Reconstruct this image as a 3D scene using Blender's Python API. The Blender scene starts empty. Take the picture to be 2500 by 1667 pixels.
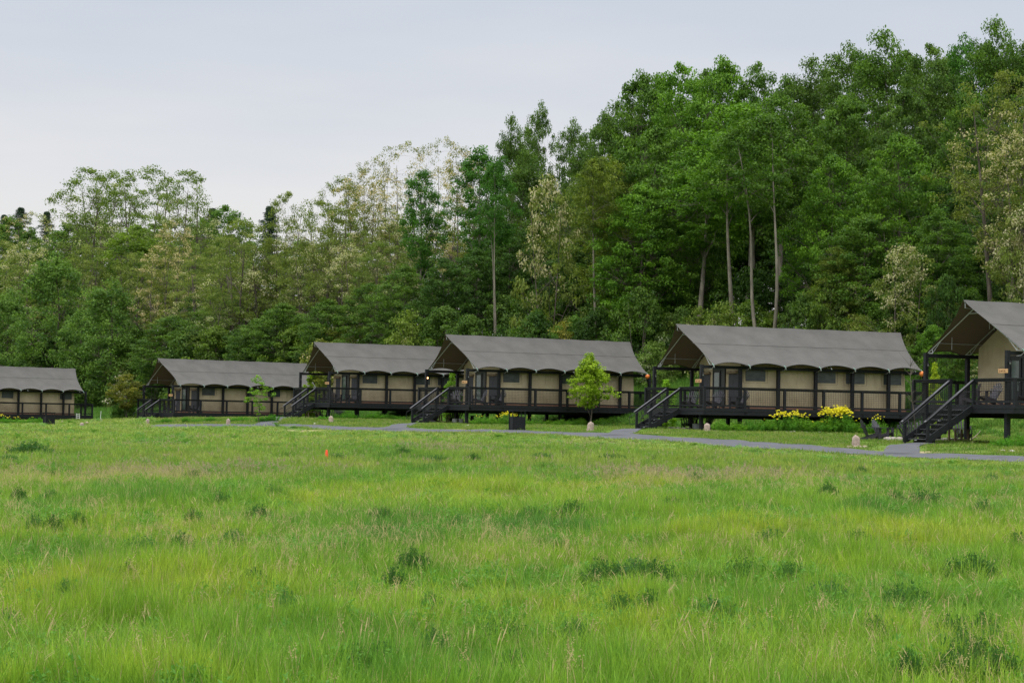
import bpy, math, random
import numpy as np
from mathutils import Matrix, Vector
R = math.radians
sc = bpy.context.scene
COL = sc.collection

# ------------------------------------------------------------------ camera
F = 5000.0; CX = 1250.0; CY = 833.5
cam = bpy.data.cameras.new("camera"); camo = bpy.data.objects.new("camera", cam); COL.objects.link(camo)
cam.sensor_width = 36.0; cam.lens = 36.0*F/2500.0; cam.clip_start = 0.5; cam.clip_end = 4000
CAMM = Matrix.Rotation(R(90+2.216), 4, 'X') @ Matrix.Rotation(R(1.0), 4, 'Z')
camo.matrix_world = CAMM
sc.camera = camo
CR = np.array(CAMM.to_3x3())

# ------------------------------------------------------------------ sky, sun, exposure
SUN_EL, SUN_AZ = 58.0, 215.0       # azimuth the light comes from, clockwise from +Y
w = bpy.data.worlds.new("World"); sc.world = w; w.use_nodes = True
nt = w.node_tree; nt.nodes.clear(); N = nt.nodes.new; L = nt.links.new
out = N('ShaderNodeOutputWorld'); bg = N('ShaderNodeBackground'); bg.inputs[1].default_value = 0.1
sky = N('ShaderNodeTexSky'); sky.sky_type = 'NISHITA'; sky.sun_disc = False
sky.sun_elevation = R(SUN_EL); sky.sun_rotation = R(SUN_AZ); sky.dust_density = 3.0; sky.air_density = 1.2
tc = N('ShaderNodeTexCoord'); sx = N('ShaderNodeSeparateXYZ'); L(tc.outputs['Generated'], sx.inputs[0])
cr = N('ShaderNodeValToRGB'); e = cr.color_ramp.elements
def _s(c, k): return (c[0]*k, c[1]*k, c[2]*k, 1)
e[0].position = 0.0; e[0].color = _s((.85, .83, .83), 1)
e[1].position = 1.0; e[1].color = _s((2.75, 2.8, 2.85), 1)
for p, c in ((.08, (.88, .875, .87)), (.125, (.86, .86, .875)), (.165, (.76, .785, .84)), (.21, (.655, .71, .80)), (.32, (.95, 1.0, 1.08)), (.55, (1.95, 2.0, 2.05))):
    q = e.new(p); q.color = _s(c, 1)
ns = N('ShaderNodeTexNoise'); ns.inputs['Scale'].default_value = 2.2; ns.inputs['Detail'].default_value = 5; ns.inputs['Roughness'].default_value = .5
mp = N('ShaderNodeMapping'); mp.inputs['Scale'].default_value = (1, 1, 5.5); mp.inputs['Rotation'].default_value = (0, .12, 0); L(tc.outputs['Generated'], mp.inputs[0]); L(mp.outputs[0], ns.inputs[0])
mr = N('ShaderNodeMapRange'); mr.inputs[1].default_value = .3; mr.inputs[2].default_value = .7; mr.inputs[3].default_value = -.04; mr.inputs[4].default_value = .04
L(ns.outputs[0], mr.inputs[0]); ad = N('ShaderNodeMath'); ad.operation = 'ADD'; L(sx.outputs[2], ad.inputs[0]); L(mr.outputs[0], ad.inputs[1]); L(ad.outputs[0], cr.inputs[0])
sc10 = N('ShaderNodeVectorMath'); sc10.operation = 'SCALE'; sc10.inputs[3].default_value = 9.6; L(cr.outputs[0], sc10.inputs[0])
mx = N('ShaderNodeMix'); mx.data_type = 'RGBA'; mx.inputs[0].default_value = .93
L(sky.outputs[0], mx.inputs[6]); L(sc10.outputs[0], mx.inputs[7]); L(mx.outputs[2], bg.inputs[0]); L(bg.outputs[0], out.inputs[0])

sl = bpy.data.lights.new("sun", 'SUN'); sl.energy = 1.6; sl.angle = R(14); sl.color = (1, .96, .9)
so = bpy.data.objects.new("sun", sl); COL.objects.link(so)
a, el = R(SUN_AZ), R(SUN_EL)
sd = Vector((math.sin(a)*math.cos(el), math.cos(a)*math.cos(el), math.sin(el)))
so.rotation_euler = sd.to_track_quat('Z', 'Y').to_euler()
vs = sc.view_settings; vs.view_transform = 'Standard'; vs.look = 'None'; vs.gamma = 1; vs.exposure = 0.0
sc.cycles.max_bounces = 6; sc.cycles.diffuse_bounces = 3; sc.cycles.transmission_bounces = 3; sc.cycles.glossy_bounces = 2

# ------------------------------------------------------------------ terrain function
def ss(x, a, b):
    t = np.clip((x-a)/(b-a), 0, 1); return t*t*(3-2*t)
def dq(X, Y): return .823*X+.568*Y-88.9, -.568*X+.823*Y
def zg(X, Y):
    X = np.asarray(X, float); Y = np.asarray(Y, float); d, q = dq(X, Y)
    base = np.interp(Y, [-30, 0, 20, 40, 60, 80, 115, 170, 260], [-1.9, -1.9, -2.36, -1.88, -1.35, -1.02, -.65, -.8, -1.0])+.012*np.clip(X, -40, 40)
    row = np.interp(q, [20, 56, 80, 104, 126, 149, 178, 260], [-.95, -.67, -.34, -.30, -.1, -.52, -.9, -1.1])
    z = base+(row-base)*ss(d, -40, -23)
    B = np.interp(q, [30, 56, 80, 104, 126, 149, 178, 230], [4.4, 4.2, 3.8, 2.9, 2.3, 1.6, 1.2, 1.2])
    z = z+B*ss(d, -13, 1)
    dd = np.maximum(d, 0); z = z+16*(1-np.exp(-.25*dd/16))
    z = z+.035*np.sin(X*.7+Y*.31)*np.sin(Y*.43-X*.2)+.02*np.sin(X*1.9+1)*np.sin(Y*1.3)
    return z
def zg1(x, y): return float(zg(x, y))
def ray(px, py):
    v = CR @ np.array([(px-CX)/F, -(py-CY)/F, -1.0]); return v/v[1]
def ghit(px, py, lo=14, hi=260):
    v = ray(px, py); Y = np.arange(lo, hi, .05); zz = v[2]*Y; g = zg(v[0]*Y, Y)
    k = np.argmax(zz < g) if (zz < g).any() else len(Y)-1
    return v[0]*Y[k], Y[k], float(g[k])
def proj(x, y, z):
    v = CR.T @ np.array([x, y, z]); return CX+F*v[0]/-v[2], CY-F*v[1]/-v[2]
def at(px, py, Y):
    v = ray(px, py); return v[0]*Y, Y, v[2]*Y

# ------------------------------------------------------------------ object helpers
def tag(o, label=None, cat=None, group=None, kind=None):
    if label: o['label'] = label
    if cat: o['category'] = cat
    if group: o['group'] = group
    if kind: o['kind'] = kind
    return o
def empty(name, loc=(0, 0, 0), rz=0, parent=None):
    o = bpy.data.objects.new(name, None); COL.objects.link(o); o.location = loc; o.rotation_euler = (0, 0, rz)
    o.empty_display_size = .3
    if parent: o.parent = parent
    return o
def mesh_np(name, V, Fc, mat, parent=None, smooth=False, attrs=None, link=True):
    """V (n,3), Fc (m,k) uniform faces or list"""
    me = bpy.data.meshes.new(name)
    if isinstance(Fc, np.ndarray):
        k = Fc.shape[1]; n = len(V); m = len(Fc)
        me.vertices.add(n); me.vertices.foreach_set('co', np.asarray(V, np.float32).ravel())
        me.loops.add(m*k); me.loops.foreach_set('vertex_index', Fc.astype(np.int32).ravel())
        me.polygons.add(m); me.polygons.foreach_set('loop_start', (np.arange(m)*k).astype(np.int32))
        me.update(calc_edges=True)
    else:
        me.from_pydata([tuple(v) for v in V], [], Fc); me.update()
    if smooth:
        me.polygons.foreach_set('use_smooth', [True]*len(me.polygons))
    if attrs:
        for k_, a_ in attrs.items():
            at_ = me.attributes.new(k_, 'FLOAT', 'POINT'); at_.data.foreach_set('value', np.asarray(a_, np.float32))
    if isinstance(mat, (list, tuple)):
        for m_ in mat: me.materials.append(m_)
    elif mat: me.materials.append(mat)
    o = bpy.data.objects.new(name, me)
    if link: COL.objects.link(o)
    if parent: o.parent = parent
    return o
class MB:
    def __init__(s): s.v = []; s.f = []; s.m = []; s.mi = 0
    def add(s, v, f):
        b = len(s.v); s.v += [tuple(map(float, p)) for p in v]; s.f += [tuple(i+b for i in q) for q in f]; s.m += [s.mi]*len(f); return s
    def box(s, x0, x1, y0, y1, z0, z1):
        v = [(x, y, z) for z in (z0, z1) for y in (y0, y1) for x in (x0, x1)]
        return s.add(v, [(0, 2, 3, 1), (4, 5, 7, 6), (0, 1, 5, 4), (2, 6, 7, 3), (0, 4, 6, 2), (1, 3, 7, 5)])
    def bar(s, p, q, w, h, up=(0, 0, 1)):
        p = Vector(p); q = Vector(q); t = (q-p).normalized(); up = Vector(up)
        sd_ = t.cross(up)
        if sd_.length < 1e-4: sd_ = t.cross(Vector((0, 1, 0)))
        sd_.normalize(); u = sd_.cross(t).normalized(); sd_ *= w/2; u *= h/2
        v = [c+i*sd_+j*u for c in (p, q) for i, j in ((-1, -1), (1, -1), (1, 1), (-1, 1))]
        return s.add(v, [(0, 1, 2, 3), (7, 6, 5, 4), (0, 4, 5, 1), (1, 5, 6, 2), (2, 6, 7, 3), (3, 7, 4, 0)])
    def tube(s, pts, r, n=8, cap=True):
        if not hasattr(r, '__len__'): r = [r]*len(pts)
        P = [Vector(p) for p in pts]; b = []; ref = Vector((.31, .17, .93))
        V_ = []
        for i, p in enumerate(P):
            t = (P[min(i+1, len(P)-1)]-P[max(i-1, 0)]).normalized(); a_ = t.cross(ref)
            if a_.length < .05: a_ = t.cross(Vector((1, 0, 0)))
            a_.normalize(); c = t.cross(a_)
            for k in range(n):
                an = 2*math.pi*k/n; V_.append(p+r[i]*(math.cos(an)*a_+math.sin(an)*c))
        f = []
        for i in range(len(P)-1):
            for k in range(n):
                k2 = (k+1) % n; f.append((i*n+k, i*n+k2, (i+1)*n+k2, (i+1)*n+k))
        if cap: f.append(tuple(range(n))[::-1]); f.append(tuple((len(P)-1)*n+k for k in range(n)))
        return s.add(V_, f)
    def prism(s, poly, z0, z1):
        n = len(poly); v = [(x, y, z0) for x, y in poly]+[(x, y, z1) for x, y in poly]
        f = [tuple(range(n))[::-1], tuple(range(n, 2*n))]+[(i, (i+1) % n, n+(i+1) % n, n+i) for i in range(n)]
        return s.add(v, f)
    def build(s, name, mat, parent=None, smooth=False, bevel=0, link=True):
        o = mesh_np(name, s.v, s.f, mat, parent, smooth, link=link)
        if isinstance(mat, (list, tuple)): o.data.polygons.foreach_set('material_index', s.m)
        if bevel:
            b = o.modifiers.new('bevel', 'BEVEL'); b.width = bevel; b.segments = 2; b.limit_method = 'ANGLE'
        return o

# ------------------------------------------------------------------ materials
MATS = {}
def nodes(name):
    m = bpy.data.materials.new(name); m.use_nodes = True; nt = m.node_tree; nt.nodes.clear()
    return m, nt, nt.nodes.new, nt.links.new
def ramp(N, stops):
    c = N('ShaderNodeValToRGB'); e = c.color_ramp.elements
    e[0].position, e[0].color = stops[0][0], (*stops[0][1], 1); e[1].position, e[1].color = stops[-1][0], (*stops[-1][1], 1)
    for p, col in stops[1:-1]:
        q = e.new(p); q.color = (*col, 1)
    return c
def simple(name, c1, c2, scale=8, rough=.7, bump=.2, detail=6, stretch=(1, 1, 1), spec=.3, bscale=None, metal=0):
    m, nt, N, L = nodes(name)
    o = N('ShaderNodeOutputMaterial'); b = N('ShaderNodeBsdfPrincipled'); L(b.outputs[0], o.inputs[0])
    tc = N('ShaderNodeTexCoord'); mp = N('ShaderNodeMapping'); mp.inputs['Scale'].default_value = stretch; L(tc.outputs['Object'], mp.inputs[0])
    n = N('ShaderNodeTexNoise'); n.inputs['Scale'].default_value = scale; n.inputs['Detail'].default_value = detail; L(mp.outputs[0], n.inputs[0])
    r = ramp(N, [(.3, c1), (.7, c2)]); L(n.outputs[0], r.inputs[0]); L(r.outputs[0], b.inputs['Base Color'])
    b.inputs['Roughness'].default_value = rough; b.inputs['Specular IOR Level'].default_value = spec; b.inputs['Metallic'].default_value = metal
    if bump:
        n2 = N('ShaderNodeTexNoise'); n2.inputs['Scale'].default_value = bscale or scale*4; n2.inputs['Detail'].default_value = 6; L(mp.outputs[0], n2.inputs[0])
        bp = N('ShaderNodeBump'); bp.inputs['Strength'].default_value = bump; bp.inputs['Distance'].default_value = .02; L(n2.outputs[0], bp.inputs['Height']); L(bp.outputs[0], b.inputs['Normal'])
    MATS[name] = m; return m
BLACK = simple('black_stained_wood', (.007, .008, .0095), (.017, .019, .022), 6, .6, .25, stretch=(1, 1, 6), spec=.22)
RAILCAP = simple('black_handrail_painted_sheen', (.03, .03, .036), (.055, .055, .066), 5, .42, .1, spec=.6)  # black paint; part of its sky sheen is put into the paler colour
TREAD = simple('black_treads_painted_catchlight', (.03, .031, .036), (.065, .066, .075), 5, .55, .2, spec=.4)  # light caught on the nosings, put into a colour paler than the risers
STEEL = simple('galvanised_steel', (.34, .36, .37), (.46, .48, .49), 20, .45, 0, metal=.4)
WIRE = simple('black_wire', (.012, .013, .014), (.02, .022, .022), 5, .5, 0)
SKIRT = simple('red_brown_board', (.16, .085, .055), (.24, .13, .085), 4, .7, .1, stretch=(4, 1, 1))
FLAP = simple('grey_screen_cloth', (.052, .055, .062), (.075, .078, .088), 12, .8, .2, stretch=(6, 1, .3))
DARKGL = simple('dark_window_mesh', (.035, .04, .044), (.075, .082, .085), 3, .35, .15, spec=.5, stretch=(1, 1, 2))
DFRAME = simple('black_door_frame', (.006, .007, .01), (.012, .014, .018), 5, .4, 0, spec=.5)
GLASS = simple('door_glass', (.06, .095, .085), (.11, .15, .13), 2, .12, 0, spec=.8)
SIGNW = simple('sign_wood', (.42, .24, .11), (.55, .34, .17), 12, .6, .1, stretch=(6, 1, 1))
LETTER = simple('burnt_letters', (.05, .022, .01), (.08, .035, .015), 12, .7, 0)
BULB = None
def emis(name, col, st):
    m, nt, N, L = nodes(name); o = N('ShaderNodeOutputMaterial'); e = N('ShaderNodeEmission'); e.inputs[0].default_value = (*col, 1); e.inputs[1].default_value = st*.7; L(e.outputs[0], o.inputs[0]); return m
LITBULB = emis('lit_bulb', (1, .5, .2), 9.0)
LAMPG = simple('lamp_glass', (.08, .09, .08), (.14, .15, .13), 5, .2, 0)
ROLLC = simple('rolled_canvas', (.19, .145, .09), (.26, .205, .135), 18, .85, .4)
ORANGE = simple('orange_plastic', (.62, .16, .03), (.72, .22, .05), 4, .5, 0)
CONE = simple('faded_orange_cone', (.75, .06, .02), (.85, .10, .035), 5, .5, 0)
CLIP = simple('pale_green_strap', (.3, .62, .52), (.4, .72, .62), 5, .6, 0)
STONE = simple('granite_marker', (.24, .18, .145), (.42, .34, .29), 9, .9, .9, bscale=22, detail=9)
STONE2 = simple('pale_fieldstone', (.30, .265, .23), (.5, .46, .41), 5, .9, .6)
BARK = simple('grey_brown_bark', (.055, .045, .036), (.15, .125, .10), 3, .9, .8, stretch=(1, 1, .25), bscale=7)
BARKP = simple('pale_bark', (.10, .088, .068), (.235, .21, .165), 2.5, .9, .6, stretch=(1, 1, .4), bscale=6)
PLASTW = simple('white_plastic', (.55, .56, .55), (.7, .7, .68), 6, .5, 0)
GALV = simple('galvanised_tub', (.3, .32, .32), (.45, .47, .47), 6, .5, .1)
RAWW = simple('weathered_wood', (.10, .065, .04), (.17, .12, .08), 5, .8, .2)

def canvas_mat(name, c1, c2, wr=.5, under=None):
    m, nt, N, L = nodes(name); o = N('ShaderNodeOutputMaterial'); b = N('ShaderNodeBsdfPrincipled')
    b.inputs['Roughness'].default_value = .85; b.inputs['Specular IOR Level'].default_value = .15
    tc = N('ShaderNodeTexCoord'); n = N('ShaderNodeTexNoise'); n.inputs['Scale'].default_value = 1.1; n.inputs['Detail'].default_value = 8; L(tc.outputs['Object'], n.inputs[0])
    r = ramp(N, [(.3, c1), (.7, c2)]); L(n.outputs[0], r.inputs[0])
    col = r.outputs[0]
    n3 = N('ShaderNodeTexNoise'); n3.inputs['Scale'].default_value = 60; n3.inputs['Detail'].default_value = 2; mp3 = N('ShaderNodeMapping'); mp3.inputs['Scale'].default_value = (.15, 1, 1); L(tc.outputs['Object'], mp3.inputs[0]); L(mp3.outputs[0], n3.inputs[0])
    mm = N('ShaderNodeMix'); mm.data_type = 'RGBA'; mm.blend_type = 'MULTIPLY'; mm.inputs[0].default_value = .35; L(col, mm.inputs[6])
    r3 = ramp(N, [(.3, (.75, .75, .75)), (.7, (1.15, 1.15, 1.15))]); L(n3.outputs[0], r3.inputs[0]); L(r3.outputs[0], mm.inputs[7]); col = mm.outputs[2]
    if under:
        g = N('ShaderNodeNewGeometry'); mx = N('ShaderNodeMix'); mx.data_type = 'RGBA'; L(g.outputs['Backfacing'], mx.inputs[0]); L(col, mx.inputs[6]); mx.inputs[7].default_value = (*under, 1); col = mx.outputs[2]
    L(col, b.inputs['Base Color'])
    # wrinkles: diagonal streaks + soft sag
    mp = N('ShaderNodeMapping'); mp.inputs['Scale'].default_value = (2.2, 2.2, .45); mp.inputs['Rotation'].default_value = (0, .35, 0); L(tc.outputs['Object'], mp.inputs[0])
    n2 = N('ShaderNodeTexNoise'); n2.inputs['Scale'].default_value = 1.6; n2.inputs['Detail'].default_value = 4; n2.inputs['Distortion'].default_value = .6; L(mp.outputs[0], n2.inputs[0])
    bp = N('ShaderNodeBump'); bp.inputs['Strength'].default_value = wr; bp.inputs['Distance'].default_value = .12; L(n2.outputs[0], bp.inputs['Height'])
    L(bp.outputs[0], b.inputs['Normal']); tr = N('ShaderNodeBsdfTranslucent'); L(col, tr.inputs[0]); ms = N('ShaderNodeMixShader'); ms.inputs[0].default_value = .04; L(b.outputs[0], ms.inputs[1]); L(tr.outputs[0], ms.inputs[2]); L(ms.outputs[0], o.inputs[0])
    return m
FLY = canvas_mat('grey_fly_canvas', (.092, .089, .084), (.118, .113, .107), .16, under=(.10, .078, .052))
FLYSEAM = simple('seam_thread', (.09, .086, .08), (.11, .105, .10), 5, .8, 0)
WALLC = canvas_mat('tan_canvas', (.37, .305, .195), (.49, .415, .275), .95)

def leaf_mat(name, c_dark, c_light, flower=None, trans=.35, world_noise=False):
    m, nt, N, L = nodes(name); o = N('ShaderNodeOutputMaterial')
    at_ = N('ShaderNodeAttribute'); at_.attribute_name = 'tint'
    r = ramp(N, [(0, c_dark), (1, c_light)]); L(at_.outputs['Fac'], r.inputs[0]); col = r.outputs[0]
    if flower:
        af = N('ShaderNodeAttribute'); af.attribute_name = 'flower'; mx = N('ShaderNodeMix'); mx.data_type = 'RGBA'; L(af.outputs['Fac'], mx.inputs[0]); L(col, mx.inputs[6]); mx.inputs[7].default_value = (*flower, 1); col = mx.outputs[2]
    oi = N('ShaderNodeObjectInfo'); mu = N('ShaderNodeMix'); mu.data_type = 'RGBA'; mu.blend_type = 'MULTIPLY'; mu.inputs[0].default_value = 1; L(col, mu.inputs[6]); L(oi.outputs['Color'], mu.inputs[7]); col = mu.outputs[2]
    d = N('ShaderNodeBsdfPrincipled'); d.inputs['Roughness'].default_value = .6; d.inputs['Specular IOR Level'].default_value = .18; L(col, d.inputs['Base Color'])
    t = N('ShaderNodeBsdfTranslucent'); tm = N('ShaderNodeMix'); tm.data_type = 'RGBA'; tm.blend_type = 'MULTIPLY'; tm.inputs[0].default_value = 1; L(col, tm.inputs[6]); tm.inputs[7].default_value = (1.3, 1.4, .6, 1); L(tm.outputs[2], t.inputs[0])
    ms = N('ShaderNodeMixShader'); ms.inputs[0].default_value = trans; L(d.outputs[0], ms.inputs[1]); L(t.outputs[0], ms.inputs[2]); L(ms.outputs[0], o.inputs[0])
    return m
LEAF = leaf_mat('green_leaves', (.034, .078, .014), (.125, .21, .03))
LEAFL = leaf_mat('locust_leaves', (.075, .115, .02), (.21, .26, .055), flower=(.47, .44, .28))
NEEDLE = leaf_mat('pine_needles', (.022, .05, .026), (.05, .09, .04), trans=.1)
SAPLEAF = leaf_mat('fresh_sapling_leaves', (.15, .25, .014), (.32, .45, .03))

def grass_mat(name, stops, straw, scale=.16, tone=(1, 1, 1)):
    m, nt, N, L = nodes(name); o = N('ShaderNodeOutputMaterial'); g = N('ShaderNodeNewGeometry')
    n = N('ShaderNodeTexNoise'); n.inputs['Scale'].default_value = scale; n.inputs['Detail'].default_value = 5; n.inputs['Roughness'].default_value = .62; L(g.outputs['Position'], n.inputs[0])
    r0 = ramp(N, stops); L(n.outputs[0], r0.inputs[0])
    nb_ = N('ShaderNodeTexNoise'); nb_.inputs['Scale'].default_value = scale*9; nb_.inputs['Detail'].default_value = 4; nb_.inputs['Roughness'].default_value = .6; L(g.outputs['Position'], nb_.inputs[0])
    rb_ = ramp(N, [(.3, (.42, .55, .6)), (.42, (.8, .9, .9)), (.55, (1.08, 1.05, 1.)), (.7, (1.3, 1.15, 1.1))]); L(nb_.outputs[0], rb_.inputs[0])
    r = N('ShaderNodeMix'); r.data_type = 'RGBA'; r.blend_type = 'MULTIPLY'; r.inputs[0].default_value = .85; L(r0.outputs[0], r.inputs[6]); L(rb_.outputs[0], r.inputs[7])
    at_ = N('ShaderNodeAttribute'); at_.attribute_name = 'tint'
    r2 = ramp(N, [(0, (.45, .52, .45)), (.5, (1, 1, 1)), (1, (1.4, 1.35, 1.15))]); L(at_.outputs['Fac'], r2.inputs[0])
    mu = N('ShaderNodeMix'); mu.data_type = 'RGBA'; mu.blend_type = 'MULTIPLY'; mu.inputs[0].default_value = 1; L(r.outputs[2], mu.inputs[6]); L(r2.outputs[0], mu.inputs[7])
    af = N('ShaderNodeAttribute'); af.attribute_name = 'flower'; mx = N('ShaderNodeMix'); mx.data_type = 'RGBA'; L(af.outputs['Fac'], mx.inputs[0]); L(mu.outputs[2], mx.inputs[6]); mx.inputs[7].default_value = (*straw, 1)
    d = N('ShaderNodeBsdfPrincipled'); d.inputs['Roughness'].default_value = .55; d.inputs['Specular IOR Level'].default_value = .2; L(mx.outputs[2], d.inputs['Base Color'])
    t = N('ShaderNodeBsdfTranslucent'); L(mx.outputs[2], t.inputs[0])
    ms = N('ShaderNodeMixShader'); ms.inputs[0].default_value = .4; L(d.outputs[0], ms.inputs[1]); L(t.outputs[0], ms.inputs[2]); L(ms.outputs[0], o.inputs[0])
    return m
MEADOW = grass_mat('meadow_blades', [(.30, (.085, .225, .034)), (.42, (.155, .315, .032)), (.52, (.225, .375, .034)), (.62, (.31, .40, .036)), (.74, (.15, .30, .035))], (.44, .35, .17))
MEADOWF = grass_mat('far_meadow_blades', [(.30, (.11, .235, .036)), (.42, (.18, .305, .042)), (.52, (.23, .335, .052)), (.60, (.29, .35, .075)), (.72, (.16, .28, .038))], (.36, .29, .18))
_x = 0
LAWN = grass_mat('lawn_blades', [(.3, (.10, .20, .022)), (.5, (.16, .26, .035)), (.62, (.22, .27, .05)), (.72, (.12, .22, .03))], (.33, .27, .15), .35)
BANK = grass_mat('bank_blades', [(.3, (.06, .16, .022)), (.5, (.10, .23, .03)), (.7, (.15, .27, .04))], (.24, .24, .1), .3)

# ground materials
def ground_mat():
    m, nt, N, L = nodes('ground_soil_and_turf'); o = N('ShaderNodeOutputMaterial'); b = N('ShaderNodeBsdfPrincipled'); b.inputs['Roughness'].default_value = .95; b.inputs['Specular IOR Level'].default_value = .1; L(b.outputs[0], o.inputs[0])
    g = N('ShaderNodeNewGeometry')
    n = N('ShaderNodeTexNoise'); n.inputs['Scale'].default_value = .35; n.inputs['Detail'].default_value = 8; n.inputs['Roughness'].default_value = .65; L(g.outputs['Position'], n.inputs[0])
    r = ramp(N, [(.3, (.07, .13, .02)), (.5, (.12, .19, .03)), (.7, (.14, .20, .035))]); L(n.outputs[0], r.inputs[0])
    n1 = N('ShaderNodeTexNoise'); n1.inputs['Scale'].default_value = 9; n1.inputs['Detail'].default_value = 6; L(g.outputs['Position'], n1.inputs[0])
    r1 = ramp(N, [(.3, (.6, .6, .6)), (.7, (1.3, 1.3, 1.3))]); L(n1.outputs[0], r1.inputs[0])
    mu = N('ShaderNodeMix'); mu.data_type = 'RGBA'; mu.blend_type = 'MULTIPLY'; mu.inputs[0].default_value = 1; L(r.outputs[0], mu.inputs[6]); L(r1.outputs[0], mu.inputs[7])
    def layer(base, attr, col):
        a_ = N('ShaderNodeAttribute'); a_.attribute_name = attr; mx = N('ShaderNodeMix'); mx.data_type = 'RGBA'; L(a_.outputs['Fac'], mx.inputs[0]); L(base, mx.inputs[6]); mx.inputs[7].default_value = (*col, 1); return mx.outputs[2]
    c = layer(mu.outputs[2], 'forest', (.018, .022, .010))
    c = layer(c, 'soil', (.36, .27, .17))
    L(c, b.inputs['Base Color'])
    bp = N('ShaderNodeBump'); bp.inputs['Strength'].default_value = .6; bp.inputs['Distance'].default_value = .05; L(n1.outputs[0], bp.inputs['Height']); L(bp.outputs[0], b.inputs['Normal'])
    return m
GROUND = ground_mat()
ASPH = simple('asphalt', (.068, .070, .080), (.098, .10, .112), 1.2, .9, .4, bscale=60, detail=9)

# ------------------------------------------------------------------ path centre line (from plan positions on the terrain)
PATHPX = [(380, 1038), (520, 1038.3), (640, 1039.5), (760, 1042.5), (862, 1046), (980, 1050), (1150, 1053), (1252, 1056), (1430, 1059), (1550, 1068), (1709, 1077), (1850, 1089), (2028, 1099), (2250, 1112.5), (2500, 1124), (2750, 1135)]
PW = [ghit(a_, b_)[:2] for a_, b_ in PATHPX]
def smooth_line(P, n=400, it=40):
    P = np.array(P, float); s = np.r_[0, np.cumsum(np.hypot(*np.diff(P, axis=0).T))]; u = np.linspace(0, s[-1], n)
    Q = np.c_[np.interp(u, s, P[:, 0]), np.interp(u, s, P[:, 1])]
    for _ in range(it): Q[1:-1] = (Q[:-2]+2*Q[1:-1]+Q[2:])/4
    return Q
PATHL = smooth_line(PW, 400, 60)
def dist_line(X, Y, Q):
    X = np.asarray(X, float).ravel(); Y = np.asarray(Y, float).ravel(); best = np.full(X.shape, 1e9)
    for q in Q[::3]: best = np.minimum(best, np.hypot(X-q[0], Y-q[1]))
    return best

# ------------------------------------------------------------------ ground sheet
def soil_mask(X, Y):
    s = np.zeros_like(X)
    for px, py, rx, ry in SOIL:
        x, y, z = ghit(px, py); s = np.maximum(s, np.clip(1.25-((X-x)/rx)**2-((Y-y)/ry)**2, 0, 1))
    n = np.sin(X*3.1+Y*1.7)*np.sin(Y*2.3-X*1.1)*.5+.5
    return np.clip(s*(.35+n), 0, 1)
SOIL = [(1445, 1073, 3.0, 1.0), (2090, 1110, 2.6, .7), (1960, 1102, 2.0, .5), (430, 1045, 2.2, 2.0), (2260, 1104, .9, .5), (1180, 1109, 1.2, .9), (700, 1053, 3, 2), (1620, 1057, .9, .8), (2330, 1105, 1.2, .4), (1150, 1048, 1.5, .8), (440, 1036, 1.4, 1.4), (230, 1084, 2, 2.5)]
def build_ground():
    xs = np.unique(np.r_[np.linspace(-900, -170, 12), np.arange(-170, -60, 4), np.arange(-60, 60, .55), np.arange(60, 150, 4), np.linspace(150, 900, 12)])
    ys = np.unique(np.r_[np.linspace(-300, -20, 8), np.arange(-20, 10, 3), np.arange(10, 215, .5), np.arange(215, 360, 4), np.linspace(360, 1500, 12)])
    X, Y = np.meshgrid(xs, ys); Z = zg(X, Y); d, q = dq(X, Y)
    V = np.c_[X.ravel(), Y.ravel(), Z.ravel()]; nx = len(xs); i = np.arange((len(ys)-1)*(nx)).reshape(len(ys)-1, nx)[:, :-1].ravel()
    Fc = np.c_[i, i+1, i+nx+1, i+nx]
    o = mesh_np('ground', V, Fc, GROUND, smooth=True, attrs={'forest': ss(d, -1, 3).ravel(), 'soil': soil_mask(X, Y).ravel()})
    tag(o, kind='structure')
build_ground()
def strip(name, Q, wl, off=.03, nw=8):
    T = np.gradient(Q, axis=0); T /= np.linalg.norm(T, axis=1)[:, None]; Nn = np.c_[-T[:, 1], T[:, 0]]
    V = []; n = len(Q); wl = np.broadcast_to(wl, (n,))
    rng = np.random.default_rng(3); jit = np.cumsum(rng.normal(0, .02, n)); jit -= jit.mean(); jit = np.clip(jit, -.12, .12)
    for k in range(nw+1):
        f = (k/nw-.5)*2; P = Q+Nn*(f*(wl/2)[:, None]+(jit*(abs(f) > .99))[:, None]); V.append(np.c_[P, zg(P[:, 0], P[:, 1])+off-(.0 if abs(f) < .99 else .012)])
    V = np.concatenate(V); i = np.arange(n-1); Fc = np.concatenate([np.c_[k*n+i, k*n+i+1, (k+1)*n+i+1, (k+1)*n+i] for k in range(nw)])
    o = mesh_np(name, V, Fc, ASPH, smooth=True); return tag(o, kind='structure')
strip('path', PATHL, 3.0)

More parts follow.
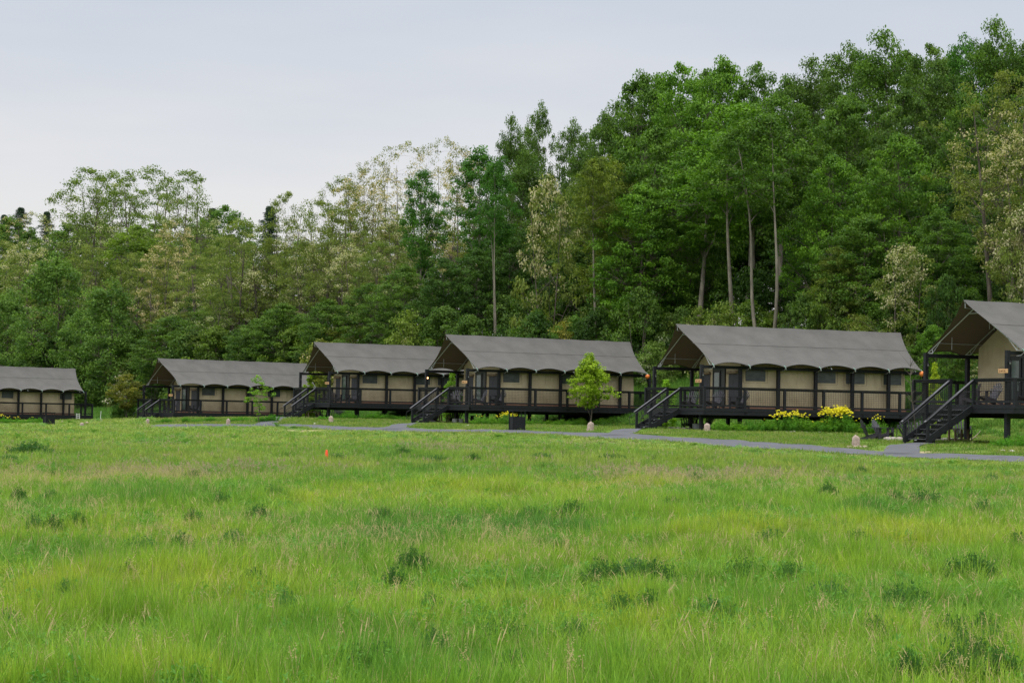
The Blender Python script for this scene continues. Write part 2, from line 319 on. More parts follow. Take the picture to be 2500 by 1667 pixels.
# ------------------------------------------------------------------ tents
def fly_profile(t):        # t 0 ridge .. 1 eave (height above deck, fraction)
    return 4.34-2.19*(t**.86)
TENTS = {}
def tent(key, label, px, D, phi, deckz, winds, nrise, lamp=None, flipend=False, sign=True):
    ph = R(phi); c, s = math.cos(ph), math.sin(ph)
    X0 = (px-1250)/5000*D
    root = empty('tent_cabin', (X0, D, deckz), ph); tag(root, label, 'tent', 'canvas tent cabins on black timber decks')
    def wpt(u, v, w=0): return (X0+u*c-v*s, D+u*s+v*c, deckz+w)
    def gz(u, v):
        p = wpt(u, v); return zg1(p[0], p[1])-deckz
    TENTS[key] = (wpt, gz, ph, deckz)
    UL = 13.9; U0 = -.3; VN = -.8; VF = 5.8
    # deck: joisted platform with rim boards
    m = MB(); m.box(U0+.05, UL-.05, VN+.05, VF-.05, -.06, -.004)
    m.build('deck_floor', SKIRT, root)
    m = MB()
    for (a, b, cc, dd) in ((U0, UL, VN, VN+.045), (U0, UL, VF-.045, VF), (U0, U0+.045, VN+.045, VF-.045), (UL-.045, UL, VN+.045, VF-.045)):
        m.box(a, b, cc, dd, -.17, 0.0); m.box(a+.01, b-.01, cc+.01, dd-.01, -.36, -.175)
    for k in range(12): m.box(U0+.6+k*1.15, U0+.66+k*1.15, VN+.05, VF-.05, -.3, -.065)
    m.build('rim_board', BLACK, root)
    # support legs
    for k in range(7):
        for v in (0, 5.2):
            u = k*2.25; g = gz(u, v)
            if g < -.38:
                m = MB(); m.box(u-.085, u+.085, v-.085, v+.085, g-.15, -.30); m.build('leg', BLACK, root)
    m = MB()
    for v in (0, 5.2): m.box(.0, 13.5, v-.05+.14, v+.05+.14, -.52 if gz(5, v) < -.6 else -.42, -.31)
    m.build('deck_beam', BLACK, root)
    # posts & beams
    for k in range(7):
        for v in (0, 5.2):
            m = MB(); m.box(k*2.25-.08, k*2.25+.08, v-.08, v+.08, 0, 2.2 if k in (0, 6) else 2.01); m.build('post', BLACK, root)
    for v in (0, 5.2):
        m = MB(); m.box(.082, 13.418, v-.05, v+.05, 2.012, 2.17); m.build('beam', BLACK, root)
        for k in (1, 2, 3, 4, 5): m = m
    m = MB(); m.box(13.45, 13.55, .082, 5.118, 2.012, 2.17); m.build('beam', BLACK, root)
    # railings: near side, far side, back, front with stair gap
    def railing(p, q, nseg, posts_first=True, posts_last=True):
        p = Vector((*p, 0)); q = Vector((*q, 0)); T = (q-p); Ln = T.length; T.normalize(); seg = Ln/nseg
        rail = MB(); rail.bar(p+Vector((0, 0, 1.05))-T*.07, q+Vector((0, 0, 1.05))+T*.07, .15, .04)
        rail.bar(p+Vector((0, 0, .975)), q+Vector((0, 0, .975)), .045, .10); rail.bar(p+Vector((0, 0, .12)), q+Vector((0, 0, .12)), .045, .09)
        rail.build('rail', BLACK, root)
        for k in range(nseg+1):
            if (k == 0 and not posts_first) or (k == nseg and not posts_last): continue
            a_ = p+T*(seg*k); m = MB(); m.box(a_.x-.065, a_.x+.065, a_.y-.065, a_.y+.065, -.33, 1.025); m.build('rail_post', BLACK, root)
        wm = MB(); r = .0045
        for k in range(nseg):
            a_ = p+T*(seg*k+.07); b_ = p+T*(seg*(k+1)-.07); n = max(2, int((b_-a_).length/.102))
            for j in range(1, n):
                c_ = a_.lerp(b_, j/n); wm.bar(c_+Vector((0, 0, .165)), c_+Vector((0, 0, .925)), 2*r, 2*r)
            for j in range(1, 8):
                z = .165+.76*j/8; wm.bar(a_+Vector((0, 0, z)), b_+Vector((0, 0, z)), 2*r, 2*r)
        wm.build('wire_mesh', WIRE, root)
    railing((U0+.08, VN+.075), (UL-.08, VN+.075), 6, True)
    railing((U0+.08, VF-.075), (UL-.08, VF-.075), 6, True)
    railing((UL-.08, VN+.075), (UL-.08, VF-.075), 3, False, False)
    sv0, sv1 = 1.8, 3.3
    railing((U0+.08, VN+.075), (U0+.08, sv0), 1, False)
    railing((U0+.08, sv1), (U0+.08, VF-.075), 1, True, False)
    # stairs
    gzs = gz(U0-.3*(nrise-1)-.3, 2.5); rise = -gzs/nrise
    m = MB()
    for k in range(nrise):
        z1 = -rise*(k+1)+rise*1.0; u = U0-.3*k
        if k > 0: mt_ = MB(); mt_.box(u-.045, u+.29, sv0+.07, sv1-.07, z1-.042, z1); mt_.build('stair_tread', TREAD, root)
        m.box(u+.225 if k else U0-.02, u+.262 if k else U0+.0, sv0+.07, sv1-.07, z1-rise+.002, z1-.044)       # riser
    m.build('stair_risers', BLACK, root)
    for k in range(nrise-1, 0, -2):
        m = MB(); z1 = -rise*k; u = U0-.3*k; m.box(u-.055, u-.042, (sv0+sv1)/2-.09+.2, (sv0+sv1)/2+.05+.2, z1-.08, z1-.05); m.build('step_light', STEEL, root)
    ub = U0-.3*(nrise-1)-.22
    for v in (sv0, sv1):
        m = MB(); a_ = Vector((U0+.02, v, -.16)); b_ = Vector((ub+.02, v, gzs+.10)); m.bar(a_, b_, .05, .27); m.build('stringer', BLACK, root)
        for f in (.5, .98):
            u = U0+(ub-U0)*f; zt = .96+(gzs)*f; zb = gzs*f-.05-(0.1 if f > .9 else .12)
            m = MB(); m.box(u-.055, u+.055, v-.055, v+.055, zb, zt); m.build('stair_post', BLACK, root)
        m = MB(); m.bar((U0, v, .93), (ub-.02, v, .93+gzs), .05, .10); m.build('stair_rail', BLACK, root)
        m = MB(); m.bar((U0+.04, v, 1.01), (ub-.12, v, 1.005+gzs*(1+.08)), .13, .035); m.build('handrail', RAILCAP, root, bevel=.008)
        m = MB(); vi = v+(.1 if v == sv0 else -.1)
        e_ = Vector((ub, vi, .88+gzs)); g_ = Vector((ub-.38, vi, .70+gzs))
        m.tube([(U0, vi, .84), e_, g_, g_+Vector((-.05, 0, -.08)), g_+Vector((-.05, 0, -.42)), (ub-.02, vi, gzs+.28)], .017, 6); m.build('grab_rail', WIRE, root)
        wm = MB(); n = int((U0-ub)/.102)
        for j in range(1, n):
            f = j/n; u = U0+(ub-U0)*f; wm.bar((u, v, .12+gzs*f), (u, v, .89+gzs*f), .008, .008)
        for j in range(0, 8):
            z = .13+.75*j/8; wm.bar((U0, v, z), (ub, v, z+gzs), .008, .008)
        wm.build('wire_mesh', WIRE, root)
    # canvas walls (a gabled box, gently slack between the posts)
    u0, u1, v0, v1 = 2.45, 12.45, .3, 4.7
    nu, nv, nz = 60, 28, 12
    V = []; Fc = []
    def grid(fn, na, nb):
        b = len(V)
        for j in range(nb+1):
            for i in range(na+1): V.append(fn(i/na, j/nb))
        for j in range(nb):
            for i in range(na): Fc.append((b+j*(na+1)+i, b+j*(na+1)+i+1, b+(j+1)*(na+1)+i+1, b+(j+1)*(na+1)+i))
    rg = random.Random(key)
    def slack(a, z): return .035*math.sin(a*math.pi)*math.sin(z*math.pi)
    def side(vv, sg):
        def fn(i, j):
            u = u0+(u1-u0)*i; z = .02+2.3*j; bay = (u-.0) % 2.25/2.25
            return (u, vv+sg*(slack(bay, j)+.09*(1-j)+.012*math.sin(u*9+j*7)*(1-j)), z)
        return fn
    grid(side(v0, -1), nu, nz); grid(lambda i, j: side(v1, 1)(1-i, j), nu, nz)
    def gab(uu, sg):
        def fn(i, j):
            v = v0+(v1-v0)*i; top = 2.32+1.5*(1-abs(v-2.6)/2.3); return (uu+sg*(.05*(1-j)+.02*math.sin(i*9)*math.sin(j*3)), v, .02+(top-.02)*j)
        return fn
    grid(lambda i, j: gab(u0, -1)(1-i, j), nv, nz); grid(gab(u1, 1), nv, nz)
    o = mesh_np('canvas_wall', V, Fc, WALLC, root, True)
    # skirt board
    m = MB(); m.box(u0-.06, u1+.06, v0-.115, v0-.09, 0, .085); m.box(u0-.085, u0-.06, v0-.09, v1+.09, 0, .085); m.build('base_board', SKIRT, root)
    # windows in the near side wall, recessed frame of piping
    for (a_, b_) in winds:
        m = MB(); vv = v0-.075
        m.box(a_, b_, vv-.012, vv+.01, 1.43, 2.0); w_ = m.build('window', DARKGL, root)
        f = MB()
        for (x0, x1, z0, z1) in ((a_-.13, b_+.13, 1.33, 1.345), (a_-.13, a_-.115, 1.345, 2.04), (b_+.115, b_+.13, 1.345, 2.04)): f.box(x0, x1, vv+.0, vv+.014, z0, z1)
        f.build('piping', ROLLC, w_)
    # front wall: door, screens with rolled flaps
    uu = u0-.055
    d0, d1 = (1.4, 2.65) if key == 'a' else (1.8, 3.1)
    m = MB()
    for (a_, b_, z0, z1) in ((d0, d0+.09, 0, 2.1), (d1-.09, d1, 0, 2.1), (d0+.09, d1-.09, 2.0, 2.1), (d0+.50, d0+.56, 0, 2.0)): m.box(uu-.05, uu+.02, a_, b_, z0, z1)
    dr = m.build('door', DFRAME, root)
    m = MB(); m.box(uu-.012, uu+.01, d0+.09, d0+.5, .02, 2.0); m.build('screen', DFRAME, dr)
    m = MB(); m.box(uu-.03, uu-.0, d0+.56, d1-.09, .2, 2.0); m.build('door_leaf', DFRAME, dr)
    m = MB(); m.box(uu-.036, uu-.031, d0+.63, d1-.17, .28, 1.88); m.build('glass', GLASS, dr)
    m = MB(); m.box(uu-.08, uu-.05, d0+.52, d0+.545, .98, 1.10); m.build('handle', STEEL, dr)
    for (a_, b_) in ((((.4, 1.2),) if key == 'a' else ((.45, 1.45), (3.45, 4.2)))):
        m = MB(); m.box(uu-.012, uu+.01, a_, b_, .08, 1.84); m.build('screen_panel', FLAP, root)
        m = MB(); P = [(uu-.07+.01*math.sin(k*2.1), a_-.05+(b_-a_+.1)*k/6, 1.87+.012*math.sin(k*1.7)) for k in range(7)]; m.tube(P, .075, 10); m.build('rolled_flap', ROLLC, root, smooth=True)
    # fly: two sheets with scalloped eaves
    nU, nT = 72, 14
    E0, E1 = .36, 12.98; G0, G1 = -.15, 13.75; EV = 3.2
    def fly(sg):
        V = []; Fc = []
        for j in range(nT+1):
            t = j/nT
            for i in range(nU+1):
                fu = i/nU; a_ = G0+(E0-G0)*t**1.0; b_ = G1+(E1-G1)*t
                bow = .16*math.sin(math.pi*t)
                u = a_+bow+(b_-a_-2*bow)*fu
                z = fly_profile(t)
                sc_ = abs(math.sin(fu*6*math.pi)); arch = sc_**.8
                z += .19*arch*max(0, (t-.72)/.28)**1.5
                z += .035*(abs(math.sin(fu*6*math.pi))-.5)*math.sin(math.pi*min(1, t*1.1))*-.4 + ((.010)*math.cos(fu*12*math.pi)*(1-t))
                v = 2.6+sg*(EV*t-(.10*arch*max(0, (t-.72)/.28)**1.5))
                V.append((u, v, z))
        for j in range(nT):
            for i in range(nU):
                q = (j*(nU+1)+i, j*(nU+1)+i+1, (j+1)*(nU+1)+i+1, (j+1)*(nU+1)+i); Fc.append(q[::-1] if sg < 0 else q)
        return V, Fc
    # winding: make outward faces front
    Va, Fa = fly(-1); Vb, Fb = fly(1)
    nb = len(Va); V = Va+Vb; Fc = [f for f in Fa]+[tuple(i+nb for i in f) for f in Fb]
    o = mesh_np('roof_fly', V, Fc, FLY, root, True)
    # check normals up
    me = o.data; me.update()
    import bmesh
    bm = bmesh.new(); bm.from_mesh(me); bm.faces.ensure_lookup_table()
    fl = [f for f in bm.faces if f.normal.z < 0]; bmesh.ops.reverse_faces(bm, faces=fl); bm.to_mesh(me); bm.free()
    # seam line along the fly and hem at the gable edges
    m = MB()
    for sg in (-1, 1):
        t = .42; m.tube([(G0+.25+(G1-G0-.5)*k/24, 2.6+sg*EV*t, fly_profile(t)+.012+(.010)*math.cos(12*math.pi*(k/24))*(1-t)) for k in range(25)], .008, 5)
    m.build('seam', FLYSEAM, o)
    # valance scallop hem
    m = MB()
    for sg in (-1, 1):
        P = []
        for i in range(0, 73):
            fu = i/72; arch = abs(math.sin(fu*6*math.pi))**.8
            P.append((E0+(E1-E0)*fu, 2.6+sg*(EV-.10*arch), fly_profile(1)+.19*arch-.008))
        m.tube(P, .013, 5)
    m.build('eave_hem', BLACK, o)
    for k in range(7):
        m = MB(); u = E0+(E1-E0)*k/6; m.bar((u-.07, 2.6-EV+.03, fly_profile(1)+.10), (u+.02, 2.6-EV-.02, fly_profile(1)-.03), .05, .02); m.build('strap', CLIP, o)
    for k in range(7):
        m = MB(); u = E0+(E1-E0)*k/6; m.tube([(u+.0, 2.6-EV-.02, fly_profile(1)-.02), (u+.05, 2.6-EV+.25, 2.0), (u+.08, -.05, 1.98)], .016, 5); m.tube([(u, 2.6-EV-.03, fly_profile(1)-.0), (u+.02, 2.6-EV-.02, fly_profile(1)-.11)], .025, 6); m.build('tensioner', STEEL, root)
    # galvanised frame arches
    for uu_ in (.42, 2.5, 7.4, 12.6):
        m = MB(); r = .024; ap = 4.0
        for sg in (-1, 1):
            e1_ = (uu_, 2.6+sg*3.15, 2.12); m.tube([(uu_, 2.6, ap), (uu_, 2.6+sg*2.35, ap-.78*2.35+.2-.0+.02*0), e1_] if False else [(uu_, 2.6+sg*.0, ap), e1_], r, 6)
            # knee truss
            k1 = (uu_, 2.6+sg*2.35, 2.6); k2 = (uu_, 2.6+sg*2.68, 2.2)
            m.tube([(uu_, 2.6+sg*2.1, ap-(ap-2.12)*2.1/3.15), k2], .016, 5); m.tube([(uu_, 2.6+sg*2.7, ap-(ap-2.12)*2.7/3.15), k2], .016, 5); m.tube([k2, (uu_, 2.6+sg*3.05, 2.2)], .018, 5)
        m.tube([(uu_, 2.3, ap-.19), (uu_, 2.9, ap-.19)], .018, 5)
        m.build('frame_arch', STEEL, root)
    m = MB()
    for sg in (-1, 1): m.tube([(.42, 2.6+sg*2.35, 2.62), (13, 2.6+sg*2.35, 2.62)], .02, 5)
    m.tube([(-.1, 2.6, 4.28), (13.7, 2.6, 4.28)], .025, 6); m.tube([(-.05, 2.6, 4.28), (-.05, 2.6, 4.02), (.42, 2.6, 3.97)], .018, 5)
    m.build('purlin', STEEL, root)
    for (u, v, z0, z1) in ((.9, 4.6, 2.35, 2.95), (1.5, 2.9, 3.2, 3.65), (.9, 1.9, 3.1, 3.5)): m = MB(); m.tube([(u, v, z0), (u, v, z1)], .012, 5); m.build('hanging_strap', STEEL, root)
    # gable piping (steel edge on rafters)
    # post lamps on the two front posts
    for i_, v in enumerate((0, 5.2)):
        lit = (lamp and i_ in lamp)
        m = MB(); z = 1.72; u = -.0; vv = v-.13 if v > 3 else v-.13
        m.bar((u, v-.081, z+.1), (u, v-.09, z-.02), .08, .02); m.tube([(u, v-.09, z+.06), (u, v-.16, z+.09), (u, v-.17, z+.03)], .012, 5); m.tube([(u, v-.17, z+.04), (u, v-.17, z-.02)], [.03, .045], 8)
        l_ = m.build('post_lamp', WIRE, root)
        m = MB(); m.tube([(u, v-.17, z-.02), (u, v-.17, z-.05), (u, v-.17, z-.09), (u, v-.17, z-.115)], [.025, .045, .04, .012], 8); m.build('bulb', LITBULB if lit else LAMPG, l_, smooth=True)
    if flipend:
        m = MB(); P = [(12.92+.0, 2.6-EV+.02, 2.17), (12.98, 2.6-EV+.04, 2.09), (12.97, 2.6-EV+.06, 1.97), (12.96, 2.6-EV+.06, 1.88)]; m.tube(P, [.05, .15, .13, .03], 9); m.build('corner_cap', ORANGE, root, smooth=True)
    # hanging wood sign (a thing of its own)
    if sign:
        p = wpt(-.12, .12, 1.36); sgn = empty('hanging_sign', p, ph-R(90)+R(8)); tag(sgn, sign, 'sign', 'wooden name boards hung on tent posts')
        m = MB(); m.box(-.25, .25, -.018, .018, -.085, .085); b_ = m.build('board', SIGNW, sgn, bevel=.008)
        m = MB(); rg2 = random.Random(key+'s')
        x = -.185
        while x < .17:
            w2 = rg2.choice((.022, .03, .035)); hgt = rg2.choice((.05, .062))
            m.box(x, x+.009, -.024, -.019, -.03, -.03+hgt)
            if rg2.random() < .7: m.box(x, x+w2, -.024, -.019, -.03+hgt-.009, -.03+hgt)
            if rg2.random() < .6: m.box(x, x+w2, -.024, -.019, -.03, -.021)
            if rg2.random() < .6: m.box(x+w2-.009, x+w2, -.024, -.019, -.03, -.03+hgt)
            if rg2.random() < .4: m.box(x, x+w2, -.024, -.019, -.004, .004)
            x += w2+.016
            if rg2.random() < .12: x += .03
        m.build('lettering', LETTER, b_)
        m = MB(); m.tube([(-.18, 0, .08), (-.16, .0, .14)], .006, 4); m.tube([(.18, 0, .08), (.16, 0, .14)], .006, 4); m.bar((-.2, 0, .145), (.2, 0, .145), .012, .012); m.build('hook', WIRE, sgn)
    return root
W4 = [(2.7, 3.86), (6.94, 8.1), (8.75, 9.9), (11.1, 12.2)]
tent('a', 'tent cabin cut off by the right edge, highest on its legs with longest stairs', 2461, 82.8, 27, 1.0, W4, 8, sign='small wooden sign on the post of the tent at the right edge')
tent('b', 'second tent cabin from the right, yellow flowers blooming below its deck', 1714.5, 104.1, 23.4, .83, W4, 6, flipend=True, sign='small wooden sign on the post of the tent above the yellow flower bed')
tent('c', 'tent cabin with a bright green young tree and a black bin before it', 1142.4, 125, 31, .95, [(2.7, 3.86), (6.94, 8.1)], 6, lamp=(1,), flipend=True, sign='small wooden sign on the post of the tent with the lit porch lamp')
tent('d', 'tent cabin half hidden at its right end behind the lamp lit porch', 805.8, 145.3, 29, 1.08, W4, 6, sign='small wooden sign on the post of the tent third from left')
tent('e', 'tent cabin with a thin sapling at its deck, second from the left', 424.5, 163.2, 36, .2, [(2.7, 3.86), (6.94, 7.5), (8.75, 9.9), (11.1, 12.2)], 4, sign='small wooden sign on the post of the second tent from the left')
_c, _s2 = math.cos(R(40)), math.sin(R(40))
_ex, _ey, _ez = at(208.2, 1000, 190.0)
_ox, _oy = _ex-13.5*_c, _ey-13.5*_s2
tent('f', 'farthest tent cabin, only its rear half in view at the left edge', 1250+5000*_ox/_oy, _oy, 40, -.17, [(5.2, 6.35), (11.0, 12.2)], 4, sign=None)


# ------------------------------------------------------------------ trees
def tube_np(P, r, n=6):
    P = np.asarray(P, float); r = np.asarray(r, float); T = np.gradient(P, axis=0); T /= np.linalg.norm(T, axis=1)[:, None]+1e-9
    ref = np.array([.31, .17, .93]) if abs(T[:, 2]).mean() < .8 else np.array([1., .2, 0]); A = np.cross(T, ref); A /= np.linalg.norm(A, axis=1)[:, None]+1e-9; B = np.cross(T, A)
    an = np.arange(n)*2*math.pi/n
    V = P[:, None]+r[:, None, None]*(np.cos(an)[None, :, None]*A[:, None]+np.sin(an)[None, :, None]*B[:, None])
    V = V.reshape(-1, 3); m = len(P); i = (np.arange(m-1)[:, None]*n+np.arange(n)[None]).ravel(); j = (np.arange(m-1)[:, None]*n+(np.arange(n)[None]+1) % n).ravel()
    return V, np.c_[i, j, j+n, i+n]
def curve(p, q, k, rng, wob=.06, sag=0):
    t = np.linspace(0, 1, k)[:, None]; L_ = np.linalg.norm(q-p); C = p+(q-p)*t
    for f in (1, 2): C = C+np.sin(t*math.pi*f)*rng.normal(0, wob*L_/f, 3)
    C[:, 2] += (np.sin(t[:, 0]*math.pi)*sag*L_); return C
def leaves(centers, rad, n_per, size, rng, flat=.5, up=.6, asp=.6, tint=None, flower=None, jt=.18):
    """diamond leaf sprays round each clump centre"""
    C = np.repeat(centers, n_per, axis=0); Rr = np.repeat(rad, n_per); m = len(C)
    D = rng.normal(0, 1, (m, 3)); D /= np.linalg.norm(D, axis=1)[:, None]; rr = rng.random(m)**.45
    P = C+D*(Rr*rr)[:, None]*np.array([1, 1, flat])
    nrm = D*.55+rng.normal(0, .5, (m, 3))+np.array([0, 0, up]); nrm /= np.linalg.norm(nrm, axis=1)[:, None]
    a_ = np.cross(nrm, rng.normal(0, 1, (m, 3))); a_ /= np.linalg.norm(a_, axis=1)[:, None]+1e-9; b_ = np.cross(nrm, a_)
    s = size*rng.uniform(.6, 1.35, m)[:, None]
    V = np.stack([P-a_*s*.5, P-b_*s*asp*.5+nrm*s*.08, P+a_*s*.5, P+b_*s*asp*.5+nrm*s*.08], 1).reshape(-1, 3)
    F_ = np.arange(m*4).reshape(-1, 4)
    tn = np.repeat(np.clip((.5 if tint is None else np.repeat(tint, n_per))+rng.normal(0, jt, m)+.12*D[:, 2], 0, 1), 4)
    fl = np.repeat((np.zeros(m) if flower is None else np.clip(np.repeat(flower, n_per)*(rng.random(m) < .62), 0, 1)), 4)
    return V, F_, tn, fl
PROTO = {}
def tree_proto(name, h, width, crown0, seed, n_limb=11, clumps=150, per=80, crad=.95, leaf=.24, rough=.35, trunk_r=.22, lean=0., top_pow=.55, bot_pow=.8, flat=.5, flower=0., multi=1, bare=0., inner=.45, asp=.6, up=.6, stretch_top=0., twig=True, lm=None):
    rng = np.random.default_rng(seed); W = width/2; Hc = h*(1-crown0); zc = h*crown0
    # crown envelope with lobes
    ph = rng.uniform(0, 6.28, 8)
    def env(t, az):
        t = np.clip(t, 0.001, .999); base = np.minimum(1, (t/.42)**bot_pow)*np.minimum(1, ((1-t)/.58)**top_pow)
        lob = 1+rough*(.5*np.sin(az*2+ph[0]+t*4)+.4*np.sin(az*3+ph[1]-t*7)+.35*np.sin(az*5+ph[2]+t*9)+.3*np.sin(t*14+ph[3]+az))
        return W*base*lob
    TV = []; TF = []; nb = 0
    def addt(P, r, n=6):
        nonlocal nb
        V, F_ = tube_np(P, r, n); TV.append(V); TF.append(F_+nb); nb += len(V)
    tips = []
    stems = []
    for s_ in range(multi):
        off = np.array([0, 0, 0.]) if multi == 1 else np.array([math.cos(s_*2.4+seed), math.sin(s_*2.4+seed), 0])*W*.35
        top = np.array([lean*h, lean*h*.3, h*.9])+off*1.3; b0 = off*.15
        P = curve(b0, top, 12, rng, .03 if name.startswith('pole') else .022); P[0] = b0-np.array([0, 0, 1.0]); rr = trunk_r/(1 if multi == 1 else 1.3)*(1-np.linspace(0, 1, 12)**1.1*.88); rr[0] *= 1.25
        addt(P, rr, 8); stems.append((P, rr))
    # clump centres sampled in the envelope: grouped by limb so that gaps open between them
    limbs = []
    for k in range(n_limb):
        t = (k+.6)/n_limb*.92+.02; az = k*2.39996+rng.normal(0, .35); r = env(t, az)*(.62+.2*rng.random())
        tip = np.array([math.cos(az)*r, math.sin(az)*r, zc+Hc*min(.97, t+.05*rng.normal())])
        P, rr = stems[k % multi]; zs = max(zc*.75 if zc > 2 else .3, tip[2]-(.35+.6*rng.random())*max(1.5, r)*1.1); zs = min(zs, h*.85)
        i = int(np.clip(np.searchsorted(P[:, 2], zs), 1, len(P)-1)); f = np.clip((zs-P[i-1, 2])/(P[i, 2]-P[i-1, 2]+1e-6), 0, 1); st = P[i-1]*(1-f)+P[i]*f
        tip[:2] += st[:2]*.6
        Cv = curve(st, tip, 7, rng, .05, .07); r0 = rr[i]*.62
        addt(Cv, r0*(1-np.linspace(0, 1, 7)*.8), 5); limbs.append((Cv, r0, tip))
    cen = []; 
    for c in range(clumps):
        if rng.random() < .72:
            Cv, r0, tip = limbs[int(rng.integers(len(limbs)))]
            t0 = rng.uniform(.45, 1.); st = Cv[int(t0*6)]; sp = W*.42
            c_ = st+rng.normal(0, 1, 3)*np.array([sp, sp, sp*.55]); c_[2] += .15*sp
        else:
            t = rng.random()**.8; az = rng.uniform(0, 6.28); r = env(t, az)*math.sqrt(rng.uniform(inner, 1)); c_ = np.array([math.cos(az)*r, math.sin(az)*r, zc+Hc*t]); c_[:2] += np.array([lean*h, lean*h*.3])*t
            Cv, r0, tip = min(limbs, key=lambda l: np.linalg.norm(l[2]-c_)); st = Cv[4]
        t = (c_[2]-zc)/Hc
        if t < -.02 or t > 1.03: continue
        az = math.atan2(c_[1], c_[0]); rmax = env(t, az)*1.12; r = math.hypot(c_[0]-lean*h*t, c_[1])
        if r > rmax: c_[:2] *= rmax/r
        cen.append(c_)
        if twig and rng.random() < .7: addt(curve(st, c_, 4, rng, .06), np.array([r0*.35, r0*.26, r0*.18, .012]), 4)
    cen = np.array(cen); nC = len(cen); rad = crad*rng.uniform(.55, 1.25, nC)
    # leader clumps at the top
    tn = np.clip(.35+.35*(cen[:, 2]-zc)/Hc*.0+rng.normal(.12, .2, nC), 0, 1)
    if flower:
        q_ = np.sin(cen[:, 0]*.85+ph[4])+np.sin(cen[:, 1]*.85+ph[5])+np.sin(cen[:, 2]*.8+ph[6])+.5*(cen[:, 2]-zc)/Hc+rng.normal(0, .7, nC); fl = (q_ > np.quantile(q_, 1-flower)).astype(float)
    else: fl = None
    V, F_, t_, f_ = leaves(cen, rad, per, leaf, rng, flat, up, asp, tn, fl)
    mt = BARKP if name[:4] in ('tall', 'pole') else BARK
    tr = mesh_np('trunk', np.concatenate(TV), np.concatenate(TF), mt, None, True, link=False)
    crn = mesh_np('crown', V, F_, lm or (LEAFL if flower else LEAF), None, False, {'tint': t_, 'flower': f_}, link=False)
    PROTO[name] = (tr.data, crn.data, h, width)
# lush maples, airy oaks, locusts, poplars, understory
tree_proto('maple', 17, 11, .22, 1, 14, 370, 85, 1.05, .25, flat=.40, top_pow=.45)
tree_proto('maple2', 18, 10.5, .28, 2, 13, 340, 85, 1.05, .25, flat=.40, rough=.4, top_pow=.45)
tree_proto('maple3', 16, 12, .15, 3, 15, 360, 80, 1.0, .25, flat=.42, rough=.45)
tree_proto('oak', 20, 9, .3, 4, 13, 270, 75, 1.0, .24, rough=.42, flat=.55)
tree_proto('oak2', 21, 8.5, .32, 5, 12, 240, 75, .95, .24, rough=.45, flat=.55, lean=.03)
tree_proto('tall', 20, 8, .52, 6, 9, 170, 75, 1.0, .24, rough=.5, trunk_r=.33, lean=.03)
tree_proto('tall2', 20, 7, .55, 7, 9, 150, 80, .9, .23, rough=.5, trunk_r=.28, lean=-.03)
tree_proto('pole', 21, 7.5, .66, 71, 9, 170, 78, .95, .24, rough=.4, trunk_r=.27, lean=-.07)
tree_proto('pole2', 21, 7, .62, 72, 9, 160, 78, .95, .24, rough=.45, trunk_r=.25, lean=-.08, multi=2)
tree_proto('locust', 19, 11, .3, 8, 13, 250, 52, .95, .21, rough=.5, flat=.42, flower=.16, multi=2, trunk_r=.36, top_pow=.38)
tree_proto('locust2', 20, 10, .34, 9, 12, 220, 50, .9, .21, rough=.55, flat=.42, flower=.42, multi=2, trunk_r=.34, lean=.04, top_pow=.4)
tree_proto('locust3', 18, 12, .25, 10, 15, 300, 54, .95, .21, rough=.45, flat=.4, flower=.08, multi=3, trunk_r=.34, top_pow=.36)
tree_proto('locustbare', 21, 12, .42, 11, 14, 190, 36, .85, .18, rough=.55, flat=.5, flower=.5, multi=3, trunk_r=.22, top_pow=.36)
tree_proto('poplar', 15, 8, .06, 12, 14, 260, 80, .95, .24, flat=.7, rough=.4, up=.35)
tree_proto('poplar2', 14, 7, .03, 13, 14, 240, 80, .9, .24, flat=.7, rough=.45, up=.35)
tree_proto('bush', 5.5, 6, .0, 14, 10, 130, 80, .75, .2, flat=.5, rough=.45, trunk_r=.07, multi=3, bot_pow=.25, inner=.2)
tree_proto('bush2', 4.5, 7, .0, 15, 12, 140, 80, .75, .2, flat=.45, rough=.5, trunk_r=.06, multi=3, bot_pow=.25, inner=.2)
tree_proto('bushl', 5.5, 6, .0, 16, 10, 100, 62, .75, .2, flat=.45, rough=.5, trunk_r=.07, multi=3, bot_pow=.3, flower=.18, inner=.2)
tree_proto('locustlow', 9, 8, .1, 17, 12, 150, 60, .8, .2, rough=.5, flat=.5, flower=.34, multi=2, trunk_r=.12)

TREES = []
def put_tree(proto, px, topy, d, wpx=None, tint=(1, 1, 1), rz=None, name='deciduous_tree', label=None, cat='tree', group=None, Y=None, trunkm=None):
    td, cd, h, wd = PROTO[proto]; t = (px-1250)/5000
    if Y is None: Y = (88.9+d)/(.823*t+.568)
    X = t*Y; z0 = zg1(X, Y)
    zt = z0+10
    for _ in range(4): zt += (proj(X, Y, zt)[1]-topy)/(5000/Y)
    H = max(1.5, zt-z0); s = H/h; wz = (wpx/(5000/Y)/wd) if wpx else s
    rg = random.Random(int(px*7+topy*3)); rz = rg.uniform(0, 6.28) if rz is None else rz
    e_ = empty(name, (X, Y, z0-.1), rz); e_.scale = (wz, wz, s*1.02)
    for nm, me in (('trunk', td), ('crown', cd)):
        o = bpy.data.objects.new(nm, me); COL.objects.link(o); o.parent = e_
        if nm == 'crown': o.color = (*tint, 1)
    e_['category'] = cat
    if group: e_['group'] = group
    TREES.append((e_, px, topy, label, proto)); return e_
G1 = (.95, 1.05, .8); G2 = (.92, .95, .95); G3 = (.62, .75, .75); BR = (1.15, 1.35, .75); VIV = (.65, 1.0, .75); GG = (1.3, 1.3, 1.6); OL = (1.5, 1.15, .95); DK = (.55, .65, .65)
L1 = (1, 1, 1); L2 = (.85, .95, .85); LP = (1.1, .98, .95)
